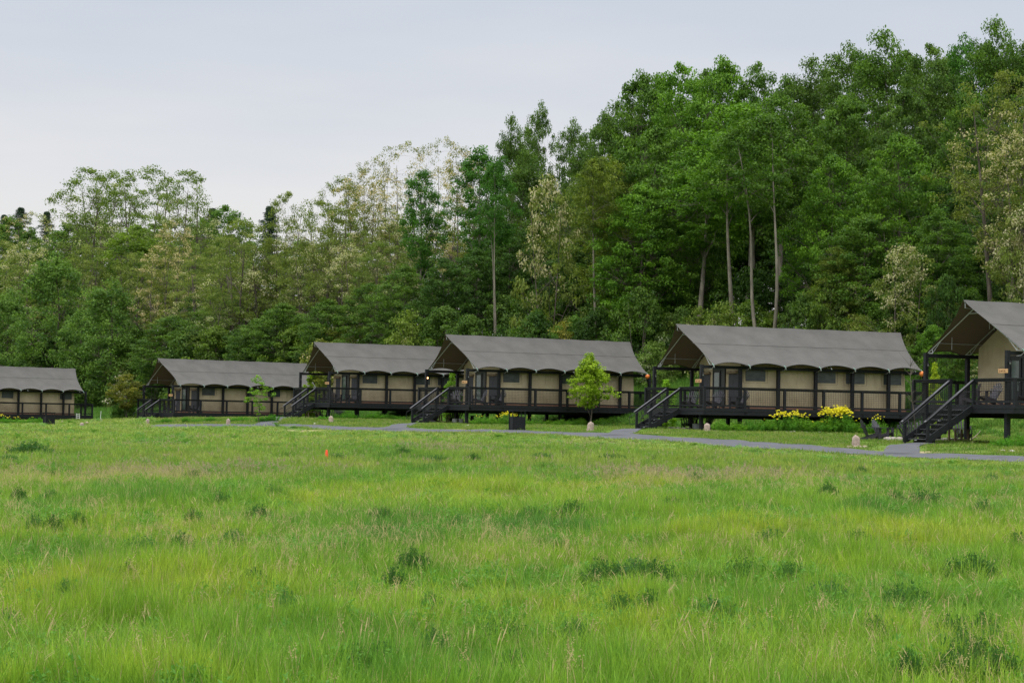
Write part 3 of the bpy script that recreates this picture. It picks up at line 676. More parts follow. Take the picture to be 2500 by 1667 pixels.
SKY = 'trees on the skyline of the wooded hill'; MID = 'trees of the hillside wood'; FR = 'trees at the edge of the wood'
T_ = [
 # proto, px, topy, d, width px, tint, group, label
 ('locust2', 55, 600, 6, 200, L1, FR), ('locust3', 215, 610, 10, 180, L1, FR), ('poplar', 130, 635, 2, 190, GG, FR), ('poplar2', 268, 690, 0, 170, GG, FR), ('poplar2', 200, 760, -1, 140, GG, FR), ('poplar', 20, 720, 1, 150, GG, FR),
 ('locust3', 325, 630, 12, 170, L1, FR), ('locust', 195, 422, 24, 230, L2, SKY), ('locust3', 275, 436, 26, 220, L2, SKY), ('locust3', 350, 424, 24, 240, L2, SKY), ('locust', 445, 428, 24, 200, L2, SKY), ('oak', 330, 560, 16, 220, (1.5, 1.35, .9), MID),
 ('locustbare', 75, 530, 34, 170, LP, SKY), ('maple', 15, 545, 38, 160, G2, SKY), ('maple', 70, 575, 28, 120, G3, MID), ('locust2', 415, 548, 8, 130, LP, FR), ('locust2', 385, 610, 5, 150, LP, FR), ('maple2', 540, 516, 34, 170, (1.1, 1.2, 1.1), SKY), ('maple2', 490, 545, 30, 120, (1.1, 1.2, 1.1), SKY),
 ('locust3', 590, 550, 5, 230, L1, FR), ('locust', 650, 590, 7, 170, L1, MID), ('locust', 700, 480, 9, 150, L1, MID), ('locust', 770, 500, 7, 170, L1, MID), ('locust3', 825, 450, 16, 160, L1, SKY), ('locust2', 880, 430, 10, 150, LP, MID),
 ('locustbare', 905, 400, 22, 150, LP, SKY), ('locustbare', 975, 365, 24, 220, LP, SKY), ('locustbare', 1075, 355, 26, 190, LP, SKY), ('locust2', 1130, 380, 24, 150, LP, SKY), ('locust', 840, 520, 8, 170, L1, MID), ('locust2', 950, 520, 12, 160, L1, MID), ('locust3', 735, 600, 6, 150, L1, FR),
 ('tall', 1030, 430, 8, 125, VIV, MID), ('tall2', 1165, 370, 10, 150, VIV, MID), ('oak', 1240, 300, 20, 100, G2, SKY), ('oak2', 1312, 272, 20, 95, G2, SKY), ('oak', 1275, 380, 17, 160, G2, MID), ('oak2', 1392, 312, 24, 110, G2, SKY),
 ('locustlow', 1335, 455, 4, 200, (.95, .95, .9), FR), ('oak2', 1475, 400, 4, 190, OL, FR), ('oak', 1440, 420, 12, 200, (1.25, 1.05, .9), MID), ('oak', 1500, 265, 16, 170, G2, SKY), ('maple', 1560, 210, 16, 240, G1, SKY), ('maple2', 1655, 182, 14, 240, BR, SKY), ('maple', 1760, 175, 14, 230, BR, SKY), ('maple2', 1840, 178, 16, 180, G1, SKY),
 ('maple3', 1600, 330, 8, 300, G1, MID), ('maple', 1560, 470, 3, 240, BR, FR), ('tall', 1800, 270, 6, 300, BR, MID), ('tall', 1885, 250, 7, 220, G1, MID), ('tall2', 1700, 360, 5, 220, BR, FR), ('maple3', 1660, 420, 6, 260, G1, MID),
 ('oak', 1975, 160, 22, 180, G2, SKY), ('oak2', 2060, 130, 22, 190, G2, SKY), ('oak', 2150, 95, 20, 220, G1, SKY), ('maple2', 2270, 135, 20, 220, G2, SKY), ('oak2', 2345, 110, 24, 160, VIV, SKY), ('oak', 2425, 68, 18, 190, G1, SKY), ('oak', 2500, 120, 20, 200, G2, SKY), ('maple', 2060, 260, 14, 260, G1, MID), ('maple3', 2210, 240, 13, 260, G2, MID), ('maple3', 2350, 250, 12, 220, G1, MID),
 ('maple3', 2030, 395, 5, 250, BR, FR), ('maple3', 2190, 345, 6, 280, (1.15, 1.3, .8), FR), ('maple', 2110, 540, 3, 240, G1, FR), ('maple', 2290, 530, 3, 200, G1, FR), ('locust', 2440, 190, 1, 300, (.95, .92, .85), FR), ('locust2', 2475, 330, 0, 260, (.95, .92, .85), FR), ('locustlow', 2495, 520, -2, 180, L1, FR), ('locustlow', 2205, 610, -1, 210, (.9, .92, .85), FR), ('oak', 2040, 610, 1, 130, (1.2, .95, .8), FR),
 # dark interior and lower fill
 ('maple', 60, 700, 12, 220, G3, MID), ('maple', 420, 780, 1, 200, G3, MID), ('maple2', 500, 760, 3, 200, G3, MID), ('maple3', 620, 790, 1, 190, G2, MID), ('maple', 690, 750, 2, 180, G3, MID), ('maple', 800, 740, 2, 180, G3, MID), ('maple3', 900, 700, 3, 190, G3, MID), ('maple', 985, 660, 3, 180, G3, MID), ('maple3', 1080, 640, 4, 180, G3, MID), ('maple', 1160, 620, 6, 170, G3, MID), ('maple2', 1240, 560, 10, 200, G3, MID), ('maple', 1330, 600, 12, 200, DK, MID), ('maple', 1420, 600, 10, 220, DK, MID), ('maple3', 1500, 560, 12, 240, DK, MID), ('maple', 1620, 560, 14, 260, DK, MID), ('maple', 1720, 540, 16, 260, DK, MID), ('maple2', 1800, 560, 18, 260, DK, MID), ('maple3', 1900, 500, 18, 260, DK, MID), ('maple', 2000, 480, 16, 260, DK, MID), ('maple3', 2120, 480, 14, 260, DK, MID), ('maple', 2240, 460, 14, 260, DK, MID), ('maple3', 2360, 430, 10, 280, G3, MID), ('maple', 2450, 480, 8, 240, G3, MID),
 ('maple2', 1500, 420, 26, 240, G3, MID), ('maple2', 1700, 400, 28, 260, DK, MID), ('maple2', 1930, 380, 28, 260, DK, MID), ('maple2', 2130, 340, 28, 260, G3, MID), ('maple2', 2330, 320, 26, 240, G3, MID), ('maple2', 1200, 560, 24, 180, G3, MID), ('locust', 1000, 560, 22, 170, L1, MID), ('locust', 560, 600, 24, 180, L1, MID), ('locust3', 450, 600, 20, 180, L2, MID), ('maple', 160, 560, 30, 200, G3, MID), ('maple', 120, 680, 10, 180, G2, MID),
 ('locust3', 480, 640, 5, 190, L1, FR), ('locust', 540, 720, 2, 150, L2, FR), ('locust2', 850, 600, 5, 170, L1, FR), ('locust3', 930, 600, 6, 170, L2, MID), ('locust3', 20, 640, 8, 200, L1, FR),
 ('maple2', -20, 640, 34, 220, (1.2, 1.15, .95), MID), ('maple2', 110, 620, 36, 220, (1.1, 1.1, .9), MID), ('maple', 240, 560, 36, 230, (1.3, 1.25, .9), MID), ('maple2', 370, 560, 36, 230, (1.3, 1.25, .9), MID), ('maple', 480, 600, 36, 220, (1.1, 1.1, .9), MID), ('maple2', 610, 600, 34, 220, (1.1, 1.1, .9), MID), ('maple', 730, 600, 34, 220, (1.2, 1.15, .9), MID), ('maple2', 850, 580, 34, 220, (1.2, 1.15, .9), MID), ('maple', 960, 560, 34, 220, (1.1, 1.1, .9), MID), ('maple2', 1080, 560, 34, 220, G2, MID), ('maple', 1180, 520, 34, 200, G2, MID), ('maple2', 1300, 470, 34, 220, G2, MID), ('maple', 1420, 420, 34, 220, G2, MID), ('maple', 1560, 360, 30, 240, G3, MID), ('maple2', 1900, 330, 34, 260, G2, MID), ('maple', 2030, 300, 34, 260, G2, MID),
 ('pole2', 1874, 300, 1, 200, G1, FR), ('pole', 1793, 340, 2, 190, BR, FR), ('pole2', 1222, 400, 3, 100, VIV, FR), ('pole', 1466, 400, 1, 120, OL, FR),
 ('maple', 1600, 215, 22, 200, G1, SKY), ('maple2', 1712, 195, 20, 200, G1, SKY), ('maple', 1470, 300, 22, 150, G2, SKY), ('oak', 1420, 340, 18, 130, G2, MID), ('maple', 1915, 215, 26, 180, G1, SKY), ('maple2', 2010, 195, 28, 190, G2, MID), ('maple', 2105, 165, 28, 190, G1, MID), ('maple2', 2205, 150, 28, 190, G2, MID), ('maple', 2310, 165, 28, 190, G1, MID), ('maple2', 2400, 130, 26, 190, G2, MID), ('maple', 2480, 160, 26, 190, G2, MID), ('oak', 1280, 330, 24, 120, G2, MID),
 # just outside the frame, seen by a camera a step aside
 ('maple', -90, 600, 4, 220, G2, MID), ('locust3', -60, 560, 14, 200, L1, MID), ('maple3', 2600, 120, 12, 280, G1, MID), ('oak', 2700, 100, 14, 260, G2, MID), ('maple', -180, 640, 2, 220, GG, MID), ('maple', 2640, 400, 2, 280, G2, FR),
]
for t in T_:
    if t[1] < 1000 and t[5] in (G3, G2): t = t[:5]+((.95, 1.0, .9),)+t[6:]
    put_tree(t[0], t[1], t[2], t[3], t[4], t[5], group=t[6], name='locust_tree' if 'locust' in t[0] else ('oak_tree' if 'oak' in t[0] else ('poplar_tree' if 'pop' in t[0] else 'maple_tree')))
# understory bushes along the edge of the wood
rg = random.Random(5)
UND = 'bushes under the edge of the wood'
BUSH = [(px, rg) for px in range(-40, 2600, 62)]
for i, (px, _) in enumerate(BUSH):
    base = np.interp(px, [0, 600, 1200, 1700, 2200, 2500], [860, 815, 790, 735, 720, 690])
    p = rg.choice(['bush', 'bush2', 'bushl', 'bush']); base += 45 if 1760 < px < 1930 else 0
    tint = rg.choice([G3, G2, G1, (.9, 1.05, .8), (1.2, 1.1, .9), DK, G2])
    put_tree(p, px+rg.uniform(-20, 20), base+rg.uniform(-40, 45), rg.uniform(-1, 3), rg.uniform(120, 180), tint, group=UND, name='bush', cat='bush')
for i, px in enumerate(range(0, 2560, 95)):
    base = np.interp(px, [0, 600, 1200, 1700, 2200, 2500], [800, 760, 720, 660, 640, 610])
    put_tree(rg.choice(['bush', 'bush2', 'maple3']), px+rg.uniform(-25, 25), base+rg.uniform(-30, 30), rg.uniform(5, 9), rg.uniform(150, 210), rg.choice([G3, DK, G3, G2]), group=UND, name='bush', cat='bush')
# low bushes right behind the tents
for px, ty, d, wp, tint in ((1600, 835, -2, 110, (.9, 1.1, 1.0)), (1500, 850, -3, 90, G2), (2280, 800, -3, 110, BR), (2330, 840, -4, 90, G1), (2230, 845, -3, 100, G2), (2400, 860, -3, 120, G2), (1560, 880, -2, 90, G2), (640, 880, -1, 90, G2), (230, 900, 0, 110, GG), (310, 880, 1, 100, GG), (1310, 770, 0, 120, OL), (1380, 790, -1, 130, OL), (1660, 760, 2, 120, G2), (1830, 745, 1, 170, (1.1, 1.05, .9)), (2100, 770, 0, 140, (1, .95, .8))):
    put_tree(rg.choice(['bush', 'bush2', 'bushl']), px, ty, d, wp, tint, group=UND, name='bush', cat='bush')
# pines on the left skyline
def pine(px, topy, d, wpx, hm=None):
    t = (px-1250)/5000; Y = (88.9+d)/(.823*t+.568); X = t*Y; z0 = zg1(X, Y)
    zt = z0+10
    for _ in range(4): zt += (proj(X, Y, zt)[1]-topy)/(5000/Y)
    H = zt-z0; rng = np.random.default_rng(int(px+9)); e_ = empty('pine_tree', (X, Y, z0))
    V, F_ = tube_np(np.array([(0, 0, -1), (0.05, 0, H*.35), (0, .05, H*.7), (0, 0, H)]), [.2, .12, .06, .02], 7); mesh_np('trunk', V, F_, BARK, e_, True)
    c = []; wr = wpx/(5000/Y)/2
    for k in range(60):
        f = 1-(k/60)**1.4*.5; r = wr*min(1, ((1-f)/.10)**.8)*rng.uniform(.5, 1.15); az = k*2.4
        for g_ in (1, .7, .4, .15): c.append((math.cos(az)*r*g_, math.sin(az)*r*g_, H*f-.25*g_*r*.3))
    c = np.array(c); V, F_, tn, fl = leaves(c, np.full(len(c), .55), 45, .34, rng, .5, .3, .2); mesh_np('crown', V, F_, NEEDLE, e_, False, {'tint': tn, 'flower': fl})
    e_['category'] = 'pine'; e_['group'] = 'pines on the far skyline'; TREES.append((e_, px, topy, None, 'pine'))
for a_ in ((42, 510, 42, 80), (2, 528, 42, 70), (106, 520, 44, 40), (512, 513, 40, 50), (652, 508, 38, 50)): pine(*a_)
print('trees', len(TREES))

# ------------------------------------------------------------------ grass
WEEDM = leaf_mat('weed_leaves', (.018, .060, .018), (.058, .15, .03), flower=(.05, .09, .03))
HERBG = leaf_mat('meadow_herb_leaves', (.06, .17, .03), (.13, .29, .045), flower=(.05, .09, .03))
HERB = leaf_mat('herb_leaves', (.06, .17, .015), (.13, .30, .025), flower=(.75, .55, .02))
YEL = simple('yellow_petals', (.74, .64, .01), (.88, .80, .03), 30, .6, 0)
def stems_mesh(name, n, rad, h0, h1, leaf, mat, seed, nper=26, asp=.28, flat_top=False):
    rg_ = np.random.default_rng(seed); C = []; tt = []
    for i in range(n):
        a = rg_.uniform(0, 6.28); r = rad*math.sqrt(rg_.random()); h = rg_.uniform(h0, h1)*(1-.45*(r/rad)**2); ln = rg_.normal(0, .06, 2)+np.array([math.cos(a), math.sin(a)])*r*.35
        for k in range(nper):
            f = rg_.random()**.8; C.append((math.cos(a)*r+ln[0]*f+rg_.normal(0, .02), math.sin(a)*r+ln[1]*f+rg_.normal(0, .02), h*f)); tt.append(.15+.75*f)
    C = np.array(C); V, F_, tn, fl = leaves(C, np.full(len(C), .045), 1, leaf, rg_, 1, .25, asp, np.array(tt), None, .12)
    return mesh_np(name, V, F_, mat, None, False, {'tint': tn, 'flower': fl}, link=False).data
def tuft(name, n, rad, h0, h1, wd, mat, seed, seedheads=0, lean=.5, leafy=0, col=None, fleck=0.03):
    rng = np.random.default_rng(seed); V = []; Fc = []; T = []; Fl = []; nb = 0
    for i in range(n):
        a = rng.uniform(0, 6.28); r = rad*math.sqrt(rng.random()); b = np.array([math.cos(a)*r, math.sin(a)*r, -.03]); h = rng.uniform(h0, h1)
        az = a+rng.normal(0, 1.2) if rng.random() < .6 else rng.uniform(0, 6.28); dr = np.array([math.cos(az), math.sin(az), 0]); sd_ = np.array([-dr[1], dr[0], 0]); ln = h*lean*rng.random()**1.3
        tt = rng.uniform(.2, 1); ff = 1. if rng.random() < fleck else 0.
        for k, f in enumerate((0, .4, .75, 1.)):
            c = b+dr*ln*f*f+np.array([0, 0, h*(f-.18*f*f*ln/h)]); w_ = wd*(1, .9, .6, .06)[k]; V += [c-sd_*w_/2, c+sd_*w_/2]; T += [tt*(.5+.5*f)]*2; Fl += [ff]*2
        for k in range(3): Fc.append((nb+2*k, nb+2*k+1, nb+2*k+3, nb+2*k+2))
        nb += 8
    for i in range(seedheads):
        a = rng.uniform(0, 6.28); r = rad*math.sqrt(rng.random()); b = np.array([math.cos(a)*r, math.sin(a)*r, 0]); h = h1*rng.uniform(1., 1.35); az = rng.uniform(0, 6.28); dr = np.array([math.cos(az), math.sin(az), 0]); sd_ = np.array([-dr[1], dr[0], 0])
        for k, f in enumerate((0, .8, .9, 1.)):
            c = b+dr*h*.22*f**3+np.array([0, 0, h*f*(1-.06*f)]); w_ = (wd*.35, wd*.35, wd*1.3, wd*.3)[k]; V += [c-sd_*w_/2, c+sd_*w_/2]; T += [.6]*2; Fl += [.25 if k == 0 else .9]*2
        for k in range(3): Fc.append((nb+2*k, nb+2*k+1, nb+2*k+3, nb+2*k+2))
        nb += 8
        for j in range(7):
            c = b+dr*h*.2+np.array([0, 0, h*rng.uniform(.78, .98)])+rng.normal(0, .018, 3); q = wd*1.1
            V += [c-sd_*q, c+dr*q*.6, c+sd_*q, c+np.array([0, 0, q])]; T += [.6]*4; Fl += [.85]*4; Fc.append((nb, nb+1, nb+2, nb+3)); nb += 4
    return mesh_np(name, np.array(V), np.array(Fc), mat, None, False, {'tint': T, 'flower': Fl}, link=False)
def scatter(name, P, rot, scl, idx, protos, label, cat):
    c = bpy.data.collections.new(name+'_source')
    for i, p in enumerate(protos): p.name = '%s_kind_%02d' % (name, i); c.objects.link(p)
    me = bpy.data.meshes.new(name); me.vertices.add(len(P)); me.vertices.foreach_set('co', np.asarray(P, np.float32).ravel())
    a = me.attributes.new('rot', 'FLOAT_VECTOR', 'POINT'); a.data.foreach_set('vector', np.asarray(rot, np.float32).ravel())
    a = me.attributes.new('scl', 'FLOAT_VECTOR', 'POINT'); a.data.foreach_set('vector', np.asarray(scl, np.float32).ravel())
    a = me.attributes.new('idx', 'INT', 'POINT'); a.data.foreach_set('value', np.asarray(idx, np.int32))
    o = bpy.data.objects.new(name, me); COL.objects.link(o)
    g = bpy.data.node_groups.new(name, 'GeometryNodeTree'); g.interface.new_socket('Geometry', in_out='INPUT', socket_type='NodeSocketGeometry'); g.interface.new_socket('Geometry', in_out='OUTPUT', socket_type='NodeSocketGeometry')
    N = g.nodes.new; L = g.links.new; gi = N('NodeGroupInput'); go = N('NodeGroupOutput'); ip = N('GeometryNodeInstanceOnPoints'); ci = N('GeometryNodeCollectionInfo'); ci.inputs[0].default_value = c; ci.inputs[1].default_value = True; ci.inputs[2].default_value = True
    def na(nm, ty):
        n = N('GeometryNodeInputNamedAttribute'); n.data_type = ty; n.inputs[0].default_value = nm; return n.outputs[0]
    L(gi.outputs[0], ip.inputs['Points']); L(ci.outputs[0], ip.inputs['Instance']); ip.inputs['Pick Instance'].default_value = True
    L(na('idx', 'INT'), ip.inputs['Instance Index']); L(na('rot', 'FLOAT_VECTOR'), ip.inputs['Rotation']); L(na('scl', 'FLOAT_VECTOR'), ip.inputs['Scale']); L(ip.outputs[0], go.inputs[0])
    md = o.modifiers.new('scatter', 'NODES'); md.node_group = g
    tag(o, label, cat, kind='stuff'); return o
rng = np.random.default_rng(11)
def hash2(i, j): 
    h = np.sin(i*127.1+j*311.7)*43758.5453; return h-np.floor(h)
def vnoise(X, Y, s):
    x = X/s; y = Y/s; i = np.floor(x); j = np.floor(y); fx = x-i; fy = y-j; fx = fx*fx*(3-2*fx); fy = fy*fy*(3-2*fy)
    return (hash2(i, j)*(1-fx)+hash2(i+1, j)*fx)*(1-fy)+(hash2(i, j+1)*(1-fx)+hash2(i+1, j+1)*fx)*fy
def cand(y0, y1, dens):
    """random points per m2 in the wedge the camera can see, with a margin for a step aside"""
    n = int((y1-y0)*(.56*(y0+y1)/2+11)*dens*1.0); Y = np.sqrt(rng.uniform(y0*y0, y1*y1, n)); X = rng.uniform(-.5, .5, n)*(.56*Y+11); return X, Y
pp = np.array([[x/y*5000+1250, y] for x, y in PATHL]); o_ = np.argsort(pp[:, 0]); PPX, PPY = pp[o_, 0], pp[o_, 1]
def path_y(X, Y): return np.interp(X/Y*5000+1250, PPX, PPY)
SPURS = []
def spur(a, b, w0, w1, ph=0):
    Q = smooth_line([a, (a[0]-.7*math.cos(ph), a[1]-.7*math.sin(ph)), ((a[0]-.7*math.cos(ph))*.35+b[0]*.65, (a[1]-.7*math.sin(ph))*.35+b[1]*.65), b], 40, 30); SPURS.append(Q)
    strip('path', Q, np.linspace(w0, w1, 40), off=.045, nw=4)
for key, n in (('a', 8), ('b', 6), ('c', 6), ('d', 6)):
    wpt = TENTS[key][0]; st = wpt(-.3-.3*(n-1)-.1, 2.25); pxs = 1250+5000*st[0]/st[1]-{'a': 60, 'b': 80, 'c': 70, 'd': 70}[key]; Qn = PATHL[np.argmin(np.abs(1250+5000*PATHL[:, 0]/PATHL[:, 1]-pxs))]
    spur((st[0], st[1]), (Qn[0], Qn[1]), 1.1, 1.4, TENTS[key][2])
# soil patches drawn in the ground: no grass there
def keep_soil(X, Y): return rng.random(len(X)) > .85*soil_mask(X, Y)
def gtop(px, py, h):
    """ground point below a thing whose visible foot is the grass top at height h"""
    v = ray(px, py); Y = np.arange(14, 200, .05); k = np.argmax(v[2]*Y < zg(v[0]*Y, Y)+h); return v[0]*Y[k], Y[k], zg1(v[0]*Y[k], Y[k])
WEEDS = [(350, 1350, 100), (445, 1340, 52), (570, 1330, 56), (1010, 1384, 72), (965, 1434, 70), (1470, 1410, 80), (1545, 1408, 85), (1600, 1414, 85), (1820, 1408, 95), (1230, 1560, 110), (2370, 1400, 112), (2215, 1474, 105), (2015, 1470, 115), (1745, 1520, 130), (1585, 1492, 60), (1515, 1496, 60), (2275, 1588, 90), (2325, 1560, 95), (2345, 1600, 100), (2395, 1555, 90), (2430, 1590, 95), (2385, 1625, 100), (2330, 1645, 90), (2440, 1650, 90), (1400, 1254, 72), (1300, 1262, 50), (1205, 1178, 34), (985, 1112, 38), (1065, 1132, 60), (1155, 1128, 32), (826, 1128, 40), (75, 1112, 90), (20, 1132, 46), (45, 1218, 36), (125, 1216, 36), (85, 1295, 50), (130, 1295, 46), (190, 1285, 40), (470, 1278, 40), (665, 1210, 50), (1495, 1124, 50), (2185, 1218, 34), (2255, 1224, 80), (2055, 1152, 28), (2102, 1160, 26), (2400, 1250, 60), (2485, 1340, 70), (1255, 1640, 60), (930, 1262, 46), (1050, 1500, 60), (865, 1642, 75), (925, 1636, 75), (1700, 1180, 40), (540, 1230, 40), (1120, 1290, 44), (1640, 1235, 44), (310, 1420, 50), (160, 1470, 56), (2130, 1560, 64), (700, 1500, 56), (1400, 1560, 60), (2220, 1655, 60), (630, 1262, 60), (2020, 1205, 40), (470, 1170, 34), (1320, 1126, 60), (2420, 1180, 34), (1880, 1330, 90), (2090, 1330, 80), (20, 1545, 60), (1060, 1600, 70), (620, 1420, 50), (1730, 1300, 60), (1930, 1420, 70)]
WEEDP = []
for px, py, wp in WEEDS:
    x, y, z = gtop(px, py, .22 if py > 1200 else .1); WEEDP.append((x, y, z, wp/(5000/y)))
_lm = stems_mesh('leafy_proto', 40, .22, .25, .45, .05, HERBG, 77, 26, .35); LEAFY = bpy.data.objects.new('leafy', _lm); LEAFY2 = bpy.data.objects.new('leafy', _lm)
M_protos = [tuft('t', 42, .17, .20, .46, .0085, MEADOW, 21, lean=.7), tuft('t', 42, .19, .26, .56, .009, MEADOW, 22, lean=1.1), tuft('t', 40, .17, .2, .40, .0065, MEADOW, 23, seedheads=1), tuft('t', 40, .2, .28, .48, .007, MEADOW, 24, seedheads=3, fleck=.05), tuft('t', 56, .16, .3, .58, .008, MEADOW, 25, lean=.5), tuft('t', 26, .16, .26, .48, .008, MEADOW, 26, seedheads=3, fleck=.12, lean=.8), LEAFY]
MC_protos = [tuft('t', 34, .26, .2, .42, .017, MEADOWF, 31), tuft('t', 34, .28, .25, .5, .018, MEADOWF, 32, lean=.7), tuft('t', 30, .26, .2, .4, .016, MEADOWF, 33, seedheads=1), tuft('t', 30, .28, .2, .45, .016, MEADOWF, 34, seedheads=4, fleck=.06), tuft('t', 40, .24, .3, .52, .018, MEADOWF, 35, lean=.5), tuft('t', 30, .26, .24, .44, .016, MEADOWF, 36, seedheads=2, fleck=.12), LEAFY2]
def meadow(name, bands, protos, label):
    XX = []; YY = []; SS = []
    for y0, y1, dn, sc_ in bands:
        X, Y = cand(y0, y1, dn); XX.append(X); YY.append(Y); SS.append(np.full(len(X), sc_))
    X = np.concatenate(XX); Y = np.concatenate(YY); S = np.concatenate(SS)
    far = np.where(X/Y*5000+1250 < 380, 150, path_y(X, Y)-4.5); k = (Y < far+rng.normal(0, .6, len(Y))) & keep_soil(X, Y); X, Y, S, far = X[k], Y[k], S[k], far[k]
    k = np.ones(len(X), bool)
    for wx, wy, wz, ww in WEEDP: k &= (((X-wx)/(ww*.42))**2+((Y-wy)/(ww*.42))**2 > 1) | (rng.random(len(X)) < .12)
    X, Y, S, far = X[k], Y[k], S[k], far[k]; n = len(X)
    hn = .25*vnoise(X+50, Y, 3.1)+.55*vnoise(X, Y+9, 1.0)+.3*vnoise(X+30, Y+3, .5)+.15*vnoise(X+7, Y, 9.); ed = ss(far-Y, 0, 16)*.75+.25
    sd_ = vnoise(X+200, Y+31, 6)+.35*vnoise(X, Y, 1.7)+.42*np.exp(-((Y-(48+.12*X))/8)**2)+rng.normal(0, .12, n)
    idx = np.where(sd_ > 1.25, 3, np.where(sd_ > .98, 2, np.where(vnoise(X, Y+77, 2.3) > .62, 4, rng.integers(0, 2, n))))
    u_ = rng.random(n); idx = np.where(u_ < .05, 5, np.where((u_ > .90) & (vnoise(X+11, Y+5, 2.0) > .5), 6, idx))
    hz = (.36+.95*hn)*ed*rng.uniform(.8, 1.2, n)*np.interp(Y, [20, 50, 80, 120], [1, .8, .5, .28]); s3 = np.c_[S*rng.uniform(.85, 1.25, n), S*rng.uniform(.85, 1.25, n), hz]
    rot = np.c_[rng.normal(0, .2, n), rng.normal(.05, .2, n), rng.uniform(0, 6.28, n)]
    print(name, n); return scatter(name, np.c_[X, Y, zg(X, Y)], rot, s3, idx, protos, label, 'grass')
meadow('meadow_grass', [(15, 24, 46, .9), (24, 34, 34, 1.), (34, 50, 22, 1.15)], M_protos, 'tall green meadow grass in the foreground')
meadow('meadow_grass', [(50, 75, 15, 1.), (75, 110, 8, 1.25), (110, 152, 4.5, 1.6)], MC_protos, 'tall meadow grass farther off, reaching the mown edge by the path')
# mown lawn
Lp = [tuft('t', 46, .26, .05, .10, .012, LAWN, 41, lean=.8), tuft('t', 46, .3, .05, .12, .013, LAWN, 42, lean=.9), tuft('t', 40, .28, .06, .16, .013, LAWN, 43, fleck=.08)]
X, Y = cand(55, 190, 9); d, q = dq(X, Y); left = X/Y*5000+1250 < 380
far = np.where(left, 148, path_y(X, Y)-4.9)
k = (Y > far) & (d < -9) & ((dist_line(X, Y, PATHL) > 1.46+rng.normal(0, .1, len(X))) | left) & keep_soil(X, Y)
for Q in SPURS: k &= dist_line(X, Y, Q) > .95
X, Y = X[k], Y[k]; n = len(X); print('lawn', n)
scatter('lawn_grass', np.c_[X, Y, zg(X, Y)], np.c_[rng.normal(0, .06, n), rng.normal(0, .06, n), rng.uniform(0, 6.28, n)], np.c_[np.full((n, 2), 1.15)*(.7+Y/150)[:, None], rng.uniform(.6, 1.3, n)], rng.integers(0, 3, n), Lp, 'short mown lawn around the tent cabins', 'grass')
# rough bank behind the tents
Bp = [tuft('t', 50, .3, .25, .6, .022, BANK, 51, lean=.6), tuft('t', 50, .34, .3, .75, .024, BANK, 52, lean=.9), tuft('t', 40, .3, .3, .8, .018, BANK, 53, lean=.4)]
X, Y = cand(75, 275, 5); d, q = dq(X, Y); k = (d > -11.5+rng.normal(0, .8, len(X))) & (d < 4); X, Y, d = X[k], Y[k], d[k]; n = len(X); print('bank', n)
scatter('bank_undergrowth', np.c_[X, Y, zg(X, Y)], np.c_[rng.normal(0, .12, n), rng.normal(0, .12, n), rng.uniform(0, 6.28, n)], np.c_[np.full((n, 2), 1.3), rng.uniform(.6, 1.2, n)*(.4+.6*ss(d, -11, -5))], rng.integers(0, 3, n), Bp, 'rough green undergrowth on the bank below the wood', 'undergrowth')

# ------------------------------------------------------------------ outdoor furniture
def front_of(key, px, gap=.55):
    wpt = TENTS[key][0]; best = min((abs(1250+5000*wpt(u/4, -.8-gap)[0]/wpt(u/4, -.8-gap)[1]-px), wpt(u/4, -.8-gap)[1]) for u in range(-8, 70)); return best[1]
def key_of(px): return 'f' if px < 260 else 'e' if px < 700 else 'd' if px < 1000 else 'c' if px < 1560 else 'b' if px < 2240 else 'a'
def gh(px, py, gap=1.3, Y=None):
    """stand a thing on the lawn where it is seen, never farther off than the front of its tent deck"""
    x, y, z = ghit(px, py)
    y2 = Y if Y else min(y, front_of(key_of(px), px, gap)); t = ray(px, py)[0]
    return t*y2, y2, zg1(t*y2, y2)
CHAIRM = simple('dark_grey_poly_lumber', (.022, .021, .026), (.045, .043, .052), 6, .6, .15, stretch=(1, 1, 5), spec=.3)
CHAIRB = simple('faded_grey_poly_lumber', (.07, .068, .082), (.12, .115, .135), 6, .6, .15, stretch=(1, 1, 5), spec=.3)
CH = {}
def chair(kind, loc, rz, label, group):
    """slatted armchair with fanned back; looks along local +x"""
    root = empty('slatted_armchair', loc, rz); tag(root, label, 'chair', group)
    mats = CHAIRM if kind == 'dark' else CHAIRB
    if kind not in CH:
        P = []
        m = MB()
        for k in range(5): x = .26-.105*k; z = .36-.030*k; m.bar((x, -.27, z), (x, .27, z), .09, .022)
        P.append(('seat', m, CHAIRM))
        m = MB(); t = Vector((-.42, 0, 1)).normalized()
        for k in range(7):
            a_ = (k-3)*.055; fan = (k-3)*.03; hh = .80-.028*(k-3)**2
            p = Vector((-.19, a_*1.35, .20)); q = p+t*hh+Vector((0, fan*2.2, 0)); m.bar(p, q, .068, .02, up=(1, 0, .42))
        m.bar((-.27, -.26, .36), (-.27, .26, .36), .07, .022); m.bar((-.42, -.3, .60), (-.42, .3, .60), .07, .022)
        P.append(('backrest', m, mats))
        for s_ in (-1, 1):
            m = MB(); m.bar((-.46, s_*.33, .575), (.36, s_*.335, .575), .13, .024); P.append(('armrest', m, CHAIRM))
            m = MB(); m.bar((.29, s_*.30, 0), (.29, s_*.30, .56), .022, .12, up=(1, 0, 0)); P.append(('front_leg', m, CHAIRM))
            m = MB(); m.bar((.31, s_*.275, .33), (-.52, s_*.275, .04), .022, .11); P.append(('back_leg', m, CHAIRM))
        CH[kind] = []
        for nm, m, mt in P:
            o = m.build(nm, mt, root); CH[kind].append((nm, o.data))
    else:
        for nm, me in CH[kind]: o = bpy.data.objects.new(nm, me); COL.objects.link(o); o.parent = root
    return root
PORCH = 'slatted armchairs on the porches'; PITG = 'slatted armchairs on the lawn around the fire pits'
